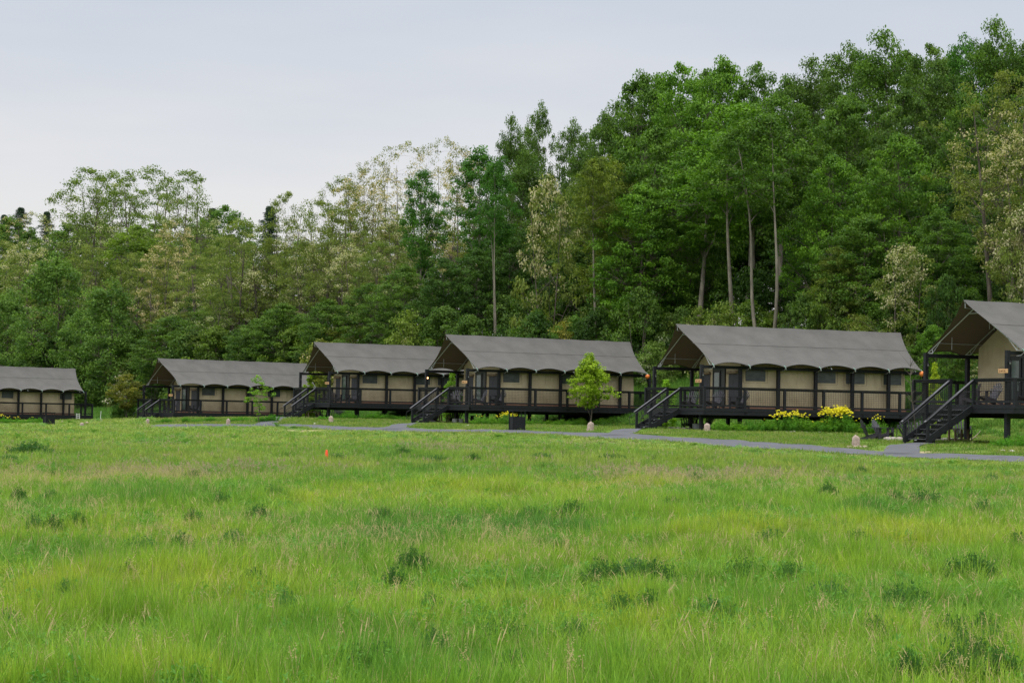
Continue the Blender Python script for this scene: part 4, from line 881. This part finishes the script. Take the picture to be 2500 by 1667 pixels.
def deck_chair(key, u, v, a, kind, label):
    wpt, gz, ph, dz = TENTS[key]; p = wpt(u, v, .002); chair(kind, p, ph+R(a), label, PORCH)
deck_chair('a', .9, 2.2, 172, 'grey', 'slatted chair before the door of the tent at the right edge')
deck_chair('a', 1.5, 4.2, 130, 'grey', 'slatted chair by the stair top post of the tent at the right edge')
deck_chair('a', 1.5, .45, 180, 'grey', 'slatted chair cut by the right edge on the rightmost porch')
deck_chair('b', 1.3, 3.75, 205, 'grey', 'slatted chair at the stair side on the porch of the second tent from right')
deck_chair('b', 1.25, 1.0, 195, 'grey', 'slatted chair before the glass door of the second tent from right')
deck_chair('b', 2.0, -.25, 185, 'grey', 'slatted chair at the outer rail on the porch of the second tent from right')
deck_chair('c', 1.3, 3.9, 215, 'grey', 'slatted chair beside the stairs on the porch behind the lit lamp')
deck_chair('c', 1.15, .55, 165, 'grey', 'slatted chair before the door on the porch of the lamp lit tent')
deck_chair('c', 2.0, -.2, 185, 'grey', 'slatted chair at the outer rail on the porch of the lamp lit tent')
deck_chair('d', 1.0, 1.15, 15, 'grey', 'slatted chair turned to the right on the porch of the third tent from left')
deck_chair('d', 1.9, .3, 180, 'grey', 'slatted chair at the outer rail of the third tent from left')
deck_chair('d', 1.4, 3.9, 190, 'dark', 'dark chair beside the stairs on the porch of the third tent from left')
deck_chair('e', 1.2, 2.8, 175, 'grey', 'slatted chair near the stairs on the porch of the second tent from left')
deck_chair('e', 2.0, .0, 180, 'grey', 'slatted chair before the door of the second tent from left')
# a low side table on two porches
def low_table(loc, rz, label, mat, name='side_table', w=.5, d=.5, h=.45):
    root = empty(name, loc, rz); tag(root, label, 'table')
    m = MB()
    for k in range(5): m.box(-w/2+k*w/5+.004, -w/2+(k+1)*w/5-.004, -d/2, d/2, h-.022, h)
    m.build('table_top', mat, root, bevel=.003)
    for sx_ in (-1, 1):
        for sy in (-1, 1): m = MB(); m.box(sx_*(w/2-.05)-.035, sx_*(w/2-.05)+.035, sy*(d/2-.05)-.035, sy*(d/2-.05)+.035, -.02, h-.024); m.build('leg', mat, root)
    m = MB(); m.box(-w/2+.09, w/2-.09, -d/2+.03, -d/2+.06, .1, .15); m.box(-w/2+.09, w/2-.09, d/2-.06, d/2-.03, .1, .15); m.build('stretcher', mat, root)
def pit(px, py, r, label, seed, Y=None):
    x, y, z = gh(px, py, 1.3, Y); root = empty('fire_pit', (x, y, z)); tag(root, label, 'fire pit', 'fire pits on the lawn'); rg = random.Random(seed)
    m = MB()
    for k in range(60):
        a = rg.uniform(0, 6.28); q = r*math.sqrt(rg.random()); s_ = rg.uniform(.06, .13); cx, cy = math.cos(a)*q, math.sin(a)*q
        zz = zg1(x+cx, y+cy)-z
        m.add([(cx+dx*s_, cy+dy*s_, zz+dz_*s_*.5) for dx, dy, dz_ in ((1, .2, 0), (.3, 1, .1), (-.9, .5, 0), (-.7, -.8, .1), (.5, -.9, 0), (0, 0, 1.1))], [(0, 1, 5), (1, 2, 5), (2, 3, 5), (3, 4, 5), (4, 0, 5), (4, 3, 2, 1, 0)])
    m.build('gravel', SANDST, root)
    for k in range(11):
        a = k*6.283/11+rg.uniform(-.1, .1); cx, cy = math.cos(a)*.5, math.sin(a)*.5; zz = zg1(x+cx, y+cy)-z
        boulder(None, (cx, cy, zz), .17, .12, .16, rg.randint(0, 999), STONE2, 'ring_stone', root)
    return x, y, z
SANDST = simple('pale_gravel', (.28, .225, .16), (.45, .38, .29), 9, .95, .5)
def boulder(label, loc, rx, ry, h, seed, mat, name='marker_stone', parent=None, taper=.35, lean=0, cat='stone', group=None):
    rg = np.random.default_rng(seed); V = []; n = 16; m_ = 11; ph = rg.uniform(0, 6.28, 6)
    for j in range(m_+1):
        f = j/m_; prof = (1-taper*f)*(1-max(0, (f-.72)/.28)**2.2*.93)
        for i in range(n):
            a = 2*math.pi*i/n; w_ = 1+.10*math.sin(2*a+ph[0]+f*2)+.07*math.sin(3*a+ph[1]-f*3)+.04*math.sin(7*a+ph[2]+f*9)+rg.normal(0, .018)
            V.append((math.cos(a)*rx*prof*w_+lean*f*h, math.sin(a)*ry*prof*w_, -.08+(h+.08)*(1-(1-f)**1.15)+.03*h*math.sin(a*2+ph[3])*f))
    Fc = [(j*n+i, j*n+(i+1) % n, (j+1)*n+(i+1) % n, (j+1)*n+i) for j in range(m_) for i in range(n)]; Fc.append(tuple(m_*n+i for i in range(n)))
    o = mesh_np(name, V, Fc, mat, parent, True); o.location = loc
    if label: tag(o, label, cat, group)
    return o
MS = 'upright granite marker stones by the path'
for k, (px, py, wp, hp, lab, ln) in enumerate(((1726, 1050, 17, 21, 'rounded upright stone below the second tent from right, beside the flower bed', 0), (2091, 1092, 20, 30, 'tall flat topped stone with rubble at its foot, nearest the long stairs', -.08), (1440, 1053, 18, 24, 'upright stone at the foot of the bright green young tree', .1), (808, 1032, 13, 17, 'stubby flat topped stone before the third tent from left', 0), (557, 1037, 10, 15, 'narrow round topped stone before the second tent from left', 0), (360, 1037, 11, 15, 'pinkish stone at the foot of the stairs of the second tent from left', 0), (200, 1042, 11, 11, 'squat boulder, front one of a pair right of the left bin', 0), (212, 1038, 10, 9, 'squat boulder, rear one of a pair right of the left bin', 0), (152, 1033, 7, 7, 'small boulder just right of the left bin, under the leftmost deck', 0), (247, 1028, 7, 6, 'small low stone at the foot of the white stake', 0))):
    x, y, z = gh(px, py, 1.5); s_ = 5000/y; boulder(lab, (x, y, z-.01), wp/s_/2*1.1, wp/s_/2*.75, hp/s_*1.03, 40+k, STONE, lean=ln, cat='stone', group=MS, taper=.3)
rg = random.Random(8)
x0_, y0_, z0_ = ghit(2091, 1092)
ST = 'small pale stones lying in the grass'
def ordw(i): return ['first', 'second', 'third', 'fourth', 'fifth', 'sixth', 'seventh', 'eighth', 'ninth', 'tenth', 'eleventh', 'twelfth', 'thirteenth', 'fourteenth', 'fifteenth', 'sixteenth', 'seventeenth', 'eighteenth', 'nineteenth', 'twentieth'][i] if i < 20 else '%dth' % (i+1)
for k in range(9):
    a = math.pi+(k+.5)/9*math.pi+rg.uniform(-.15, .15); xx, yy = x0_+.33*math.cos(a), y0_+.28*math.sin(a)
    boulder('yellowish rubble stone, %s from left around the foot of the tall marker stone' % ordw(k), (xx, yy, zg1(xx, yy)), .09, .07, .08, 90+k, SANDST, 'rubble_stone', group='rubble around the marker stone')
BED = [(1745, 1050), (1756, 1052.5), (1766, 1053), (1773, 1053.5), (1785, 1053.5), (1796, 1053), (1807, 1054), (1828, 1054), (1893, 1054), (1921, 1054), (1930, 1054), (1938, 1053.5), (1969, 1054), (2000, 1053), (2024, 1052.5), (2040, 1051.5), (2060, 1051), (2090, 1049.5), (2104, 1048.5), (2112, 1047.5)]
for k, (px, py) in enumerate(BED):
    x, y, z = gh(px, py, 1.2); boulder('pale edging stone of the yellow flower bed, %s from left' % ordw(k), (x, y, z), rg.uniform(.07, .15), .08, rg.uniform(.05, .1), 130+k, STONE2, 'edging_stone', group='edging stones of the flower bed')
for k, (px, py, lab) in enumerate(((1142, 1041, 'pale stone in the lawn right of the fourth stairs, by the bin'), (500, 1031, 'pale stone before the second tent from left'), (1455, 1032, 'pale stone just right of the bright young tree'), (1422, 1032, 'pale stone just left of the bright young tree'), (964, 1027, 'pinkish stone in the lawn between the third and fourth tents'), (74, 1041, 'white stone just left of the left bin, larger'), (100, 1040, 'small white stone touching the left bin'), (64, 1041, 'small white stone farthest left in the grass'), (147, 1040, 'brownish stone right of the left bin'), (768, 1036, 'pale stone left of the stubby marker stone'), (2470, 1104, 'white stone in the grass at the right edge'), (2448, 1103, 'small white stone near the right edge'))):
    x, y, z = gh(px, py, 1.0); boulder(lab, (x, y, z), rg.uniform(.1, .17), .1, .09, 170+k, STONE2, 'pale_stone', group=ST)
# fire pits and the chairs around them
def ring(key, px, py, lab, seats):
    x, y, z = pit(px, py, 1.25, lab, ord(key) % 7+3, {'a': 88.5, 'b': 106.5, 'c': 128.2, 'd': 148.5}[key])
    for (a, rr, kind, l, tw) in seats:
        cx, cy = x+rr*math.cos(R(a)), y+rr*math.sin(R(a)); chair(kind, (cx, cy, zg1(cx, cy)-.01), R(a+180+tw), l, PITG)
ring('a', 2193, 1067, 'gravel fire pit left of the long stairs, between four chairs', [(182, 1.15, 'dark', 'chair seen from its side, leftmost by the fire pit left of the long stairs', 0), (120, .95, 'grey', 'second chair from left by the fire pit left of the long stairs', 30), (45, .9, 'dark', 'dark chair just left of the lower stair post at the long stairs', 60), (20, 1.25, 'grey', 'chair facing the camera behind the foot of the long stairs', 60)])
ring('b', 1658, 1035, 'pale stone fire pit under the porch of the second tent from right', [(25, 1.5, 'grey', 'chair under the porch of the second tent from right, beside the fire pit', 0), (70, 1.9, 'grey', 'chair between the front legs of the second tent from right', 0), (175, 1.5, 'dark', 'chair behind the stairs of the second tent from right', 0)])
ring('c', 1098, 1033, 'stone fire pit beneath the porch with the lit lamp', [(150, 1.3, 'grey', 'chair right behind the stairs of the lamp lit tent', 180), (10, 1.7, 'dark', 'dark chair between the porch legs of the lamp lit tent', 0), (80, 1.6, 'dark', 'chair behind the fire pit of the lamp lit tent', 0)])
ring('d', 752, 1029, 'fire pit by the stairs of the third tent from left', [(60, 1.6, 'grey', 'grey chair back under the porch of the third tent from left', 180)])
for k, (px, py, Y_, a, lab) in enumerate(((819, 1014, 155, 100, 'far chair seen beneath the deck of the third tent from left, left one'), (836, 1014, 155.5, 60, 'far chair seen beneath the deck of the third tent from left, right one'), (402, 1025, 167, 80, 'grey chair back beneath the porch of the second tent from left'), (2352, 1066, 90, 270, 'pale chair behind the wooden table under the rightmost deck'))):
    x, y, z = gh(px, py, 1, Y_); chair('grey', (x, y, z), R(a), lab, PITG)
for px, py, Y_, lab, w_ in ((2340, 1080, 86.3, 'square wooden table on the lawn beneath the rightmost porch', .75), (762, 1029, 147, 'wooden table beside the stairs of the third tent from left', .9), (1084, 1034, 127.5, 'wooden table behind the stairs of the lamp lit tent', .6), (388, 1027, 165.5, 'wooden table behind the stairs of the second tent from left', .7)):
    x, y, z = gh(px, py, 1, Y_); low_table((x, y, z), R(25), lab, RAWW, 'wooden_table', w_, w_*.7, .55)
pit(2318, 1070, .8, 'patch of pale fire pit stones behind the wooden table at right', 9, 89)
# metal tubs
def tub(px, py, Y_, r, h, lab, mat=GALV):
    x, y, z = gh(px, py, 1, Y_); root = empty('metal_tub', (x, y, z)); tag(root, lab, 'tub', 'metal tubs under the porches')
    m = MB(); n = 20; prof = [(r*.9, 0), (r*.94, h*.3), (r*.96, h*.34), (r*.96, h*.6), (r*.99, h*.64), (r, h*.97), (r*1.03, h), (r*.97, h), (r*.93, .03)]
    V = [(a_*math.cos(2*math.pi*i/n), a_*math.sin(2*math.pi*i/n), z_) for a_, z_ in prof for i in range(n)]
    m.add(V, [(j*n+i, j*n+(i+1) % n, (j+1)*n+(i+1) % n, (j+1)*n+i) for j in range(len(prof)-1) for i in range(n)]+[tuple((len(prof)-1)*n+i for i in range(n))]); m.build('body', mat, root, True)
    for s_ in (-1, 1): m = MB(); m.tube([(s_*r*1.0, -.06, h*.78), (s_*r*1.1, -.05, h*.72), (s_*r*1.1, .05, h*.72), (s_*r*1.0, .06, h*.78)], .008, 5); m.build('handle', WIRE, root)
tub(1703, 1033.5, 106.2, .28, .36, 'ribbed metal tub between the porch legs of the second tent from right')
tub(1110.5, 1032, 127.2, .17, .32, 'pale tub left of the porch leg of the lamp lit tent', PLASTW); tub(1125, 1032, 127.4, .17, .32, 'pale tub right of the porch leg of the lamp lit tent', PLASTW)
# litter bins
def bin_(px, py, wpx, lab, rz):
    x, y, z = gh(px, py, 3.5); s_ = wpx/(5000/y)/.86; root = empty('litter_bin', (x, y, z-.02), rz); root.scale = (s_, s_, s_*1.15); tag(root, lab, 'bin', 'black litter bins')
    w_, d_ = .36, .24
    m = MB()
    for a_ in (-1, 1):
        for k in range(16): m.box(-w_+.045*k+.003, -w_+.045*(k+1)-.003, a_*d_-.012, a_*d_+.012, .06, .66)
        for k in range(10): m.box(a_*w_-.012, a_*w_+.012, -d_+.014+.0452*k+.003, -d_+.014+.0452*(k+1)-.003, .06, .66)
    m.box(-w_+.015, w_-.015, -d_+.015, d_-.015, .03, .60); m.build('body', BLACK, root)
    m = MB()
    for sx_ in (-1, 1):
        for sy in (-1, 1): m.box(sx_*w_-.022+sx_*.016, sx_*w_+.022+sx_*.016, sy*d_-.022+sy*.016, sy*d_+.022+sy*.016, 0, .95)
    m.build('frame', BLACK, root)
    m = MB(); m.box(-w_-.06, w_+.06, -d_-.06, d_+.06, .952, .985); m.build('canopy', BLACK, root, bevel=.006)
    m = MB(); m.box(-w_-.02, w_+.02, -d_-.02, -d_+.03, .665, .69); m.box(-w_-.02, w_+.02, d_-.03, d_+.02, .665, .69); m.box(-w_-.02, -w_+.04, -d_+.032, d_-.032, .665, .69); m.box(w_-.04, w_+.02, -d_+.032, d_-.032, .665, .69); m.build('rim', BLACK, root)
bin_(1262, 1050, 37, 'open framed black bin by the path before the lamp lit tent', R(24)); bin_(119, 1040, 26, 'black bin standing before the leftmost tent deck', R(38))
# traffic cone
x, y, z = gtop(797, 1123, .14); cs = (25/(5000/y)+.14)/.535
cr_ = empty('traffic_cone', (x, y, z)); cr_.scale = (cs, cs, cs); tag(cr_, 'faded orange traffic cone standing in the tall meadow grass', 'traffic cone')
m = MB(); n = 24; prof = [(.10, .04), (.085, .12), (.055, .36), (.036, .52), (.03, .535), (.02, .53)]
m.add([(a_*math.cos(2*math.pi*i/n), a_*math.sin(2*math.pi*i/n), z_) for a_, z_ in prof for i in range(n)], [(j*n+i, j*n+(i+1) % n, (j+1)*n+(i+1) % n, (j+1)*n+i) for j in range(len(prof)-1) for i in range(n)]); m.build('cone_body', CONE, cr_, True)
m = MB(); m.box(-.13, .13, -.13, .13, 0, .035); m.build('base', CONE, cr_, bevel=.01)
# white stake, white rack, fallen branch
x, y, z = gh(245, 1028, 1, 180); hh = 27/(5000/y); m = MB(); m.tube([(0, 0, -.05), (.01, 0, hh*.5), (.04, 0, hh)], .022, 7); m.tube([(.04, 0, hh), (.041, 0, hh+.02)], [.03, .02], 7); o = m.build('white_stake', PLASTW, None); o.location = (x, y, z); tag(o, 'thin white stake in the grass right of the leftmost tent', 'stake')
x, y, z = gh(190, 1029.5, 1, 186); w_ = 8/(5000/y); hh = 23/(5000/y); rk = empty('white_rack', (x, y, z), R(30)); tag(rk, 'white slatted rack beside the end post of the leftmost deck', 'rack')
for sx_ in (-1, 1): m = MB(); m.box(sx_*w_/2-.02, sx_*w_/2+.02, -.02, .02, 0, hh); m.build('upright', PLASTW, rk)
for k in range(5): m = MB(); m.box(-w_/2+.022, w_/2-.022, -.012, .012, hh*(k+.4)/5, hh*(k+.4)/5+.035); m.build('rung', PLASTW, rk)
m = MB(); m.box(-.015, .015, .012, .03, .05, hh-.02); m.build('brace', PLASTW, rk)
x, y, z = gh(2362, 1046, 1, 91); m = MB(); m.tube([(0, 0, .03), (.25, .1, .1), (.42, .1, .2), (.6, .15, .34), (.75, .15, .5)], [.035, .03, .028, .02, .012], 7); m.tube([(.42, .1, .2), (.5, .0, .18), (.6, -.05, .2)], [.018, .012, .006], 6); o = m.build('fallen_branch', SANDST, None, True); o.location = (x, y, z); o.rotation_euler = (0, 0, .3); tag(o, 'bare fallen branch on the lawn beneath the rightmost deck', 'branch')

# ------------------------------------------------------------------ young trees
tree_proto('young', 5, 3.5, .32, 61, 13, 150, 50, .40, .16, rough=.5, top_pow=.95, bot_pow=.5, flat=.6, trunk_r=.05, lm=SAPLEAF)
tree_proto('youngthin', 5, 2.8, .22, 62, 9, 48, 34, .32, .15, rough=.5, flat=.55, trunk_r=.035, lm=SAPLEAF)
tree_proto('larch', 4, 1.8, .02, 63, 12, 90, 50, .26, .13, rough=.4, flat=.5, trunk_r=.035, top_pow=1.1, bot_pow=.3, lm=SAPLEAF)
tree_proto('brownish', 5, 4, .30, 64, 12, 110, 55, .45, .17, rough=.45, flat=.5, trunk_r=.05)
tree_proto('cedarbush', 3.2, 3.4, .0, 65, 14, 150, 70, .42, .15, rough=.2, flat=.8, trunk_r=.05, bot_pow=.15, top_pow=.4, multi=2, up=.2)
YG = 'young trees planted around the tents'
def young(proto, px, base, topy, wpx, tint, label, rz=0, Y=None):
    if Y is None: x, Y, z = gh(px, base, 1.7)
    e_ = put_tree(proto, px, topy, 0, wpx, tint, rz, 'young_tree' if proto != 'cedarbush' else 'evergreen_bush', label, 'young tree' if proto != 'cedarbush' else 'bush', YG if proto != 'cedarbush' else None, Y); TREES.pop(); e_['label'] = label
    return e_
young('young', 1440, 1031, 868, 118, (1, 1, 1), 'bright yellow green young tree standing before the lamp lit tent', .5)
young('youngthin', 634, 1032, 912, 74, (.62, .8, .9), 'thin open sapling before the second tent from left', 1.0)
young('larch', 1628, 0, 926, 62, (.75, .95, .7), 'bushy yellow green sapling behind the porch of the second tent from right', 0, 113)
young('larch', 2284, 0, 886, 50, (1.2, 1.05, .8), 'narrow yellow green sapling behind the porch of the rightmost tent', 1, 91)
young('larch', 1106, 0, 908, 48, (.6, .8, .8), 'green sapling seen between the porch posts of the lamp lit tent', 2, 132)
young('larch', 758, 0, 916, 50, (.9, .95, .7), 'pale green sapling behind the stairs of the third tent from left', 3, 151)
young('youngthin', 420, 0, 948, 36, (1, .85, .6), 'small sapling behind the sign of the second tent from left', 3, 170)
young('brownish', 312, 1033, 916, 96, (1.7, 1.0, .8), 'olive brown young tree left of the second tent from left', 1, 168)
y = 168
young('cedarbush', 311, 0, 978, 66, (.55, .7, .5), 'dense dark evergreen bush behind the olive brown young tree', 1, y+2.2)
# leafless sapling by the long stairs
x, y, z = gh(2236, 1062, 1, 86.5); z_t = 205/(5000/y); rgt = np.random.default_rng(4); TV = []; TF = []; nb = 0
def _ad(P, r_):
    global nb
    V, F_ = tube_np(P, r_, 5); TV.append(V); TF.append(F_+nb); nb += len(V)
P = curve(np.array([0, 0, -.1]), np.array([-.25, 0, z_t]), 10, rgt, .02); _ad(P, np.linspace(.03, .006, 10))
for k in range(22):
    i = int(rgt.integers(4, 9)); a = rgt.uniform(0, 6.28); q = P[i]+np.array([math.cos(a)*.55, math.sin(a)*.55, .55])*rgt.uniform(.5, 1.1); _ad(curve(P[i], q, 5, rgt, .05), np.linspace(.011, .003, 5))
o = mesh_np('bare_sapling', np.concatenate(TV), np.concatenate(TF), BARK, None, True); o.location = (x, y, z); tag(o, 'leafless thin sapling just left of the long stairs', 'young tree', YG)

# ------------------------------------------------------------------ flower beds and weeds
WP = [stems_mesh('foliage', n, r_, h0, h1, lf, WEEDM, sd_, 40, .3) for n, r_, h0, h1, lf, sd_ in ((190, .48, .34, .60, .062, 1), (160, .45, .30, .62, .066, 2), (240, .58, .30, .52, .06, 3), (130, .46, .30, .62, .062, 4))]
HP = [stems_mesh('foliage', n, r_, h0, h1, lf, HERB, sd_, 34, .22) for n, r_, h0, h1, lf, sd_ in ((60, .5, .5, .85, .11, 5), (50, .42, .4, .7, .12, 6), (70, .55, .45, .75, .10, 7))]
WG = 'dark leafy weed clumps in the meadow'
def bandname(py): return 'near the bottom of the meadow' if py > 1540 else ('in the nearer meadow' if py > 1370 else ('in the middle of the meadow' if py > 1235 else 'in the far meadow'))
from collections import defaultdict
bands = defaultdict(list)
for wd_ in WEEDS: bands[bandname(wd_[1])].append(wd_)
for bn, L_ in bands.items():
    L_.sort()
    for i, (px, py, wp) in enumerate(L_):
        x, y, z, ww = WEEDP[WEEDS.index((px, py, wp))]; s_ = ww/.95; k = (i*7+int(px)) % 4
        o = bpy.data.objects.new('weed_clump', WP[k]); COL.objects.link(o); o.location = (x, y, z); o.scale = (s_, s_, min(1.35, max(.85, s_*1.0))*(1 if py > 1200 else .8)); o.rotation_euler = (0, 0, px); o.color = (1, 1, 1, 1) if (i % 3) else (1.25, 1.2, 1.5, 1)
        tag(o, 'dark green leafy weed clump %s, %s from left there' % (bn, ordw(i)), 'weed', WG)
def herb(px, py, wp, hp, flowers, label, tint=(1, 1, 1), seed=0, grp='plants of the flower beds', key=None):
    x, y, z = gh(px, py, .6)
    if key:
        hp = hp*(.88 if flowers > 10 else .86)
    s_ = wp/(5000/y)/1.1; hz = hp/(5000/y)/.8; e_ = empty('flowering_plant' if flowers else 'leafy_plant', (x, y, z), seed); e_.scale = (s_, s_, hz); tag(e_, label, 'plant', grp)
    o = bpy.data.objects.new('foliage', HP[seed % 3]); COL.objects.link(o); o.parent = e_; o.color = (*tint, 1)
    if flowers:
        rg_ = np.random.default_rng(seed+50); n = int(flowers*1.8); C = np.c_[rg_.normal(0, .22, n), rg_.normal(0, .22, n), np.zeros(n)]; C[:, 2] = .84-.5*(C[:, 0]**2+C[:, 1]**2)+rg_.normal(0, .06, n)
        V, F_, tn, fl = leaves(C, np.full(n, .05), 14, .045, rg_, .4, .9, .9); mesh_np('flowers', V, F_, YEL, e_, False)
HB = [(1760, 1048, 46, 34, 0), (1800, 1050, 60, 36, 0), (1845, 1050, 60, 40, 0), (1880, 1050, 60, 42, 0), (1905, 1050, 60, 52, 26), (1938, 1050, 50, 52, 24), (1965, 1050, 60, 50, 6), (1995, 1050, 60, 40, 0), (2020, 1050, 56, 62, 40), (2050, 1049, 62, 66, 60), (2062, 1048, 50, 64, 46), (2090, 1047, 56, 40, 2), (2115, 1046, 50, 40, 0), (2140, 1044, 44, 48, 8), (1870, 1049, 50, 36, 0), (2005, 1051, 50, 36, 4)]
HB.sort()
for i, (px, py, wp, hp, fl) in enumerate(HB): herb(px, py, wp, hp, fl, ('yellow flowering plant' if fl > 10 else 'leafy green plant')+' in the bed below the second tent from right, %s from left' % ordw(i), [(1, 1, 1), (1.2, 1.1, 1), (.75, .85, .9)][i % 3], i, key='b')
HC = [(1168, 1038, 30, 26, 3), (1180, 1039, 30, 30, 0), (1200, 1038, 30, 30, 0), (1215, 1035, 30, 26, 8), (1235, 1036, 32, 34, 22), (1252, 1036, 28, 32, 14), (1285, 1034, 30, 24, 2), (1310, 1034, 34, 22, 0), (1340, 1034, 34, 22, 0), (1370, 1033, 34, 24, 0), (1400, 1033, 34, 22, 0), (1420, 1032, 24, 30, 0), (1470, 1032, 34, 24, 0), (1500, 1031, 34, 20, 0)]
for i, (px, py, wp, hp, fl) in enumerate(HC): herb(px, py, wp, hp, fl, ('yellow flowering plant' if fl > 10 else 'leafy green plant')+' in the bed below the lamp lit tent, %s from left' % ordw(i), [(1.1, 1.05, 1), (.85, .9, .9), (1.1, 1.0, .8)][i % 3], i+20, key='c')
HD = [(790, 1026, 40, 16, 0), (825, 1022, 30, 20, 0), (850, 1020, 36, 24, 0), (885, 1022, 30, 14, 0), (915, 1021, 36, 24, 0), (945, 1020, 36, 18, 0), (975, 1021, 36, 14, 0)]
for i, (px, py, wp, hp, fl) in enumerate(HD): herb(px, py, wp, hp, fl, 'leafy plant in the bed below the third tent from left, %s from left' % ordw(i), [(.85, 1, .8), (.7, .8, .8)][i % 2], i+40, key='d')
HE = [(405, 1033, 40, 14, 0), (453, 1031, 22, 20, 0), (480, 1031, 30, 14, 0), (515, 1030, 36, 16, 0), (575, 1030, 36, 16, 0), (595, 1028, 30, 16, 0), (640, 1030, 40, 16, 0), (664, 1029, 38, 26, 0)]
for i, (px, py, wp, hp, fl) in enumerate(HE): herb(px, py, wp, hp, fl, 'leafy plant in the bed below the second tent from left, %s from left' % ordw(i), [(.55, .8, .6), (.75, .95, .8), (.8, 1, .8)][i % 3], i+60, key='e')
HF = [(5, 1034, 24, 20, 12), (20, 1035, 24, 16, 4), (42, 1034, 24, 16, 6), (60, 1035, 26, 14, 0), (78, 1034, 24, 16, 2), (96, 1034, 20, 18, 0), (2480, 1092, 60, 36, 0), (2445, 1094, 50, 26, 0)]
for i, (px, py, wp, hp, fl) in enumerate(HF): herb(px, py, wp, hp, fl, ('plant below the leftmost tent, %s from left' % ordw(i)) if i < 6 else 'leafy plant at the right picture edge under the deck, %s one' % ('outer' if i == 6 else 'inner'), (.8, .95, .8), i+80)
x, y, z = ghit(1842, 1113)
herb(1842, 1113, 60, 24, 0, 'pale grey green plant at the near edge of the path', (1.1, 1.0, 2.2), 91, None)

# ------------------------------------------------------------------ labels for the trees of the wood
def tent_of(px):
    for a_, b_, n_ in ((-999, 215, 'the leftmost tent'), (215, 365, 'the leftmost gap'), (365, 745, 'the second tent'), (745, 1040, 'the third tent'), (1040, 1600, 'the lamp lit tent'), (1600, 2260, 'the fifth tent'), (2260, 9999, 'the rightmost tent')):
        if px < b_: return n_
ADJ = {'maple': 'dense green tree', 'maple2': 'dense green tree', 'maple3': 'broad leafy tree', 'oak': 'airy green tree', 'oak2': 'airy green tree', 'tall': 'long trunked bright tree', 'tall2': 'long trunked bright tree', 'pole': 'bare poled tree', 'pole2': 'bare poled twin tree', 'locust': 'pale blossoming tree', 'locust2': 'cream blossoming tree', 'locust3': 'yellow green open tree', 'locustbare': 'thin pale blossoming tree', 'locustlow': 'low cream blossoming tree', 'poplar': 'grey green bushy tree', 'poplar2': 'grey green bushy tree', 'pine': 'dark pine tip', 'bush': 'green bush', 'bush2': 'green bush', 'bushl': 'pale flecked bush'}
ROW = {'trees on the skyline of the wooded hill': 'on the skyline', 'trees of the hillside wood': 'in the wood', 'trees at the edge of the wood': 'at the wood edge', 'bushes under the edge of the wood': 'low in the wood', 'pines on the far skyline': 'on the skyline'}
gr = defaultdict(list)
for e_, px, ty, lab, pr in TREES: gr[(ADJ[pr], ROW[e_['group']], tent_of(px))].append((px, ty, e_))
for (a_, r_, t_), L_ in gr.items():
    L_.sort(key=lambda q: (q[0], q[1]))
    for i, (px, ty, e_) in enumerate(L_):
        base = '%s %s above %s' % (a_, r_, t_)
        e_['label'] = base if len(L_) == 1 else base+', %s from left' % ordw(i)
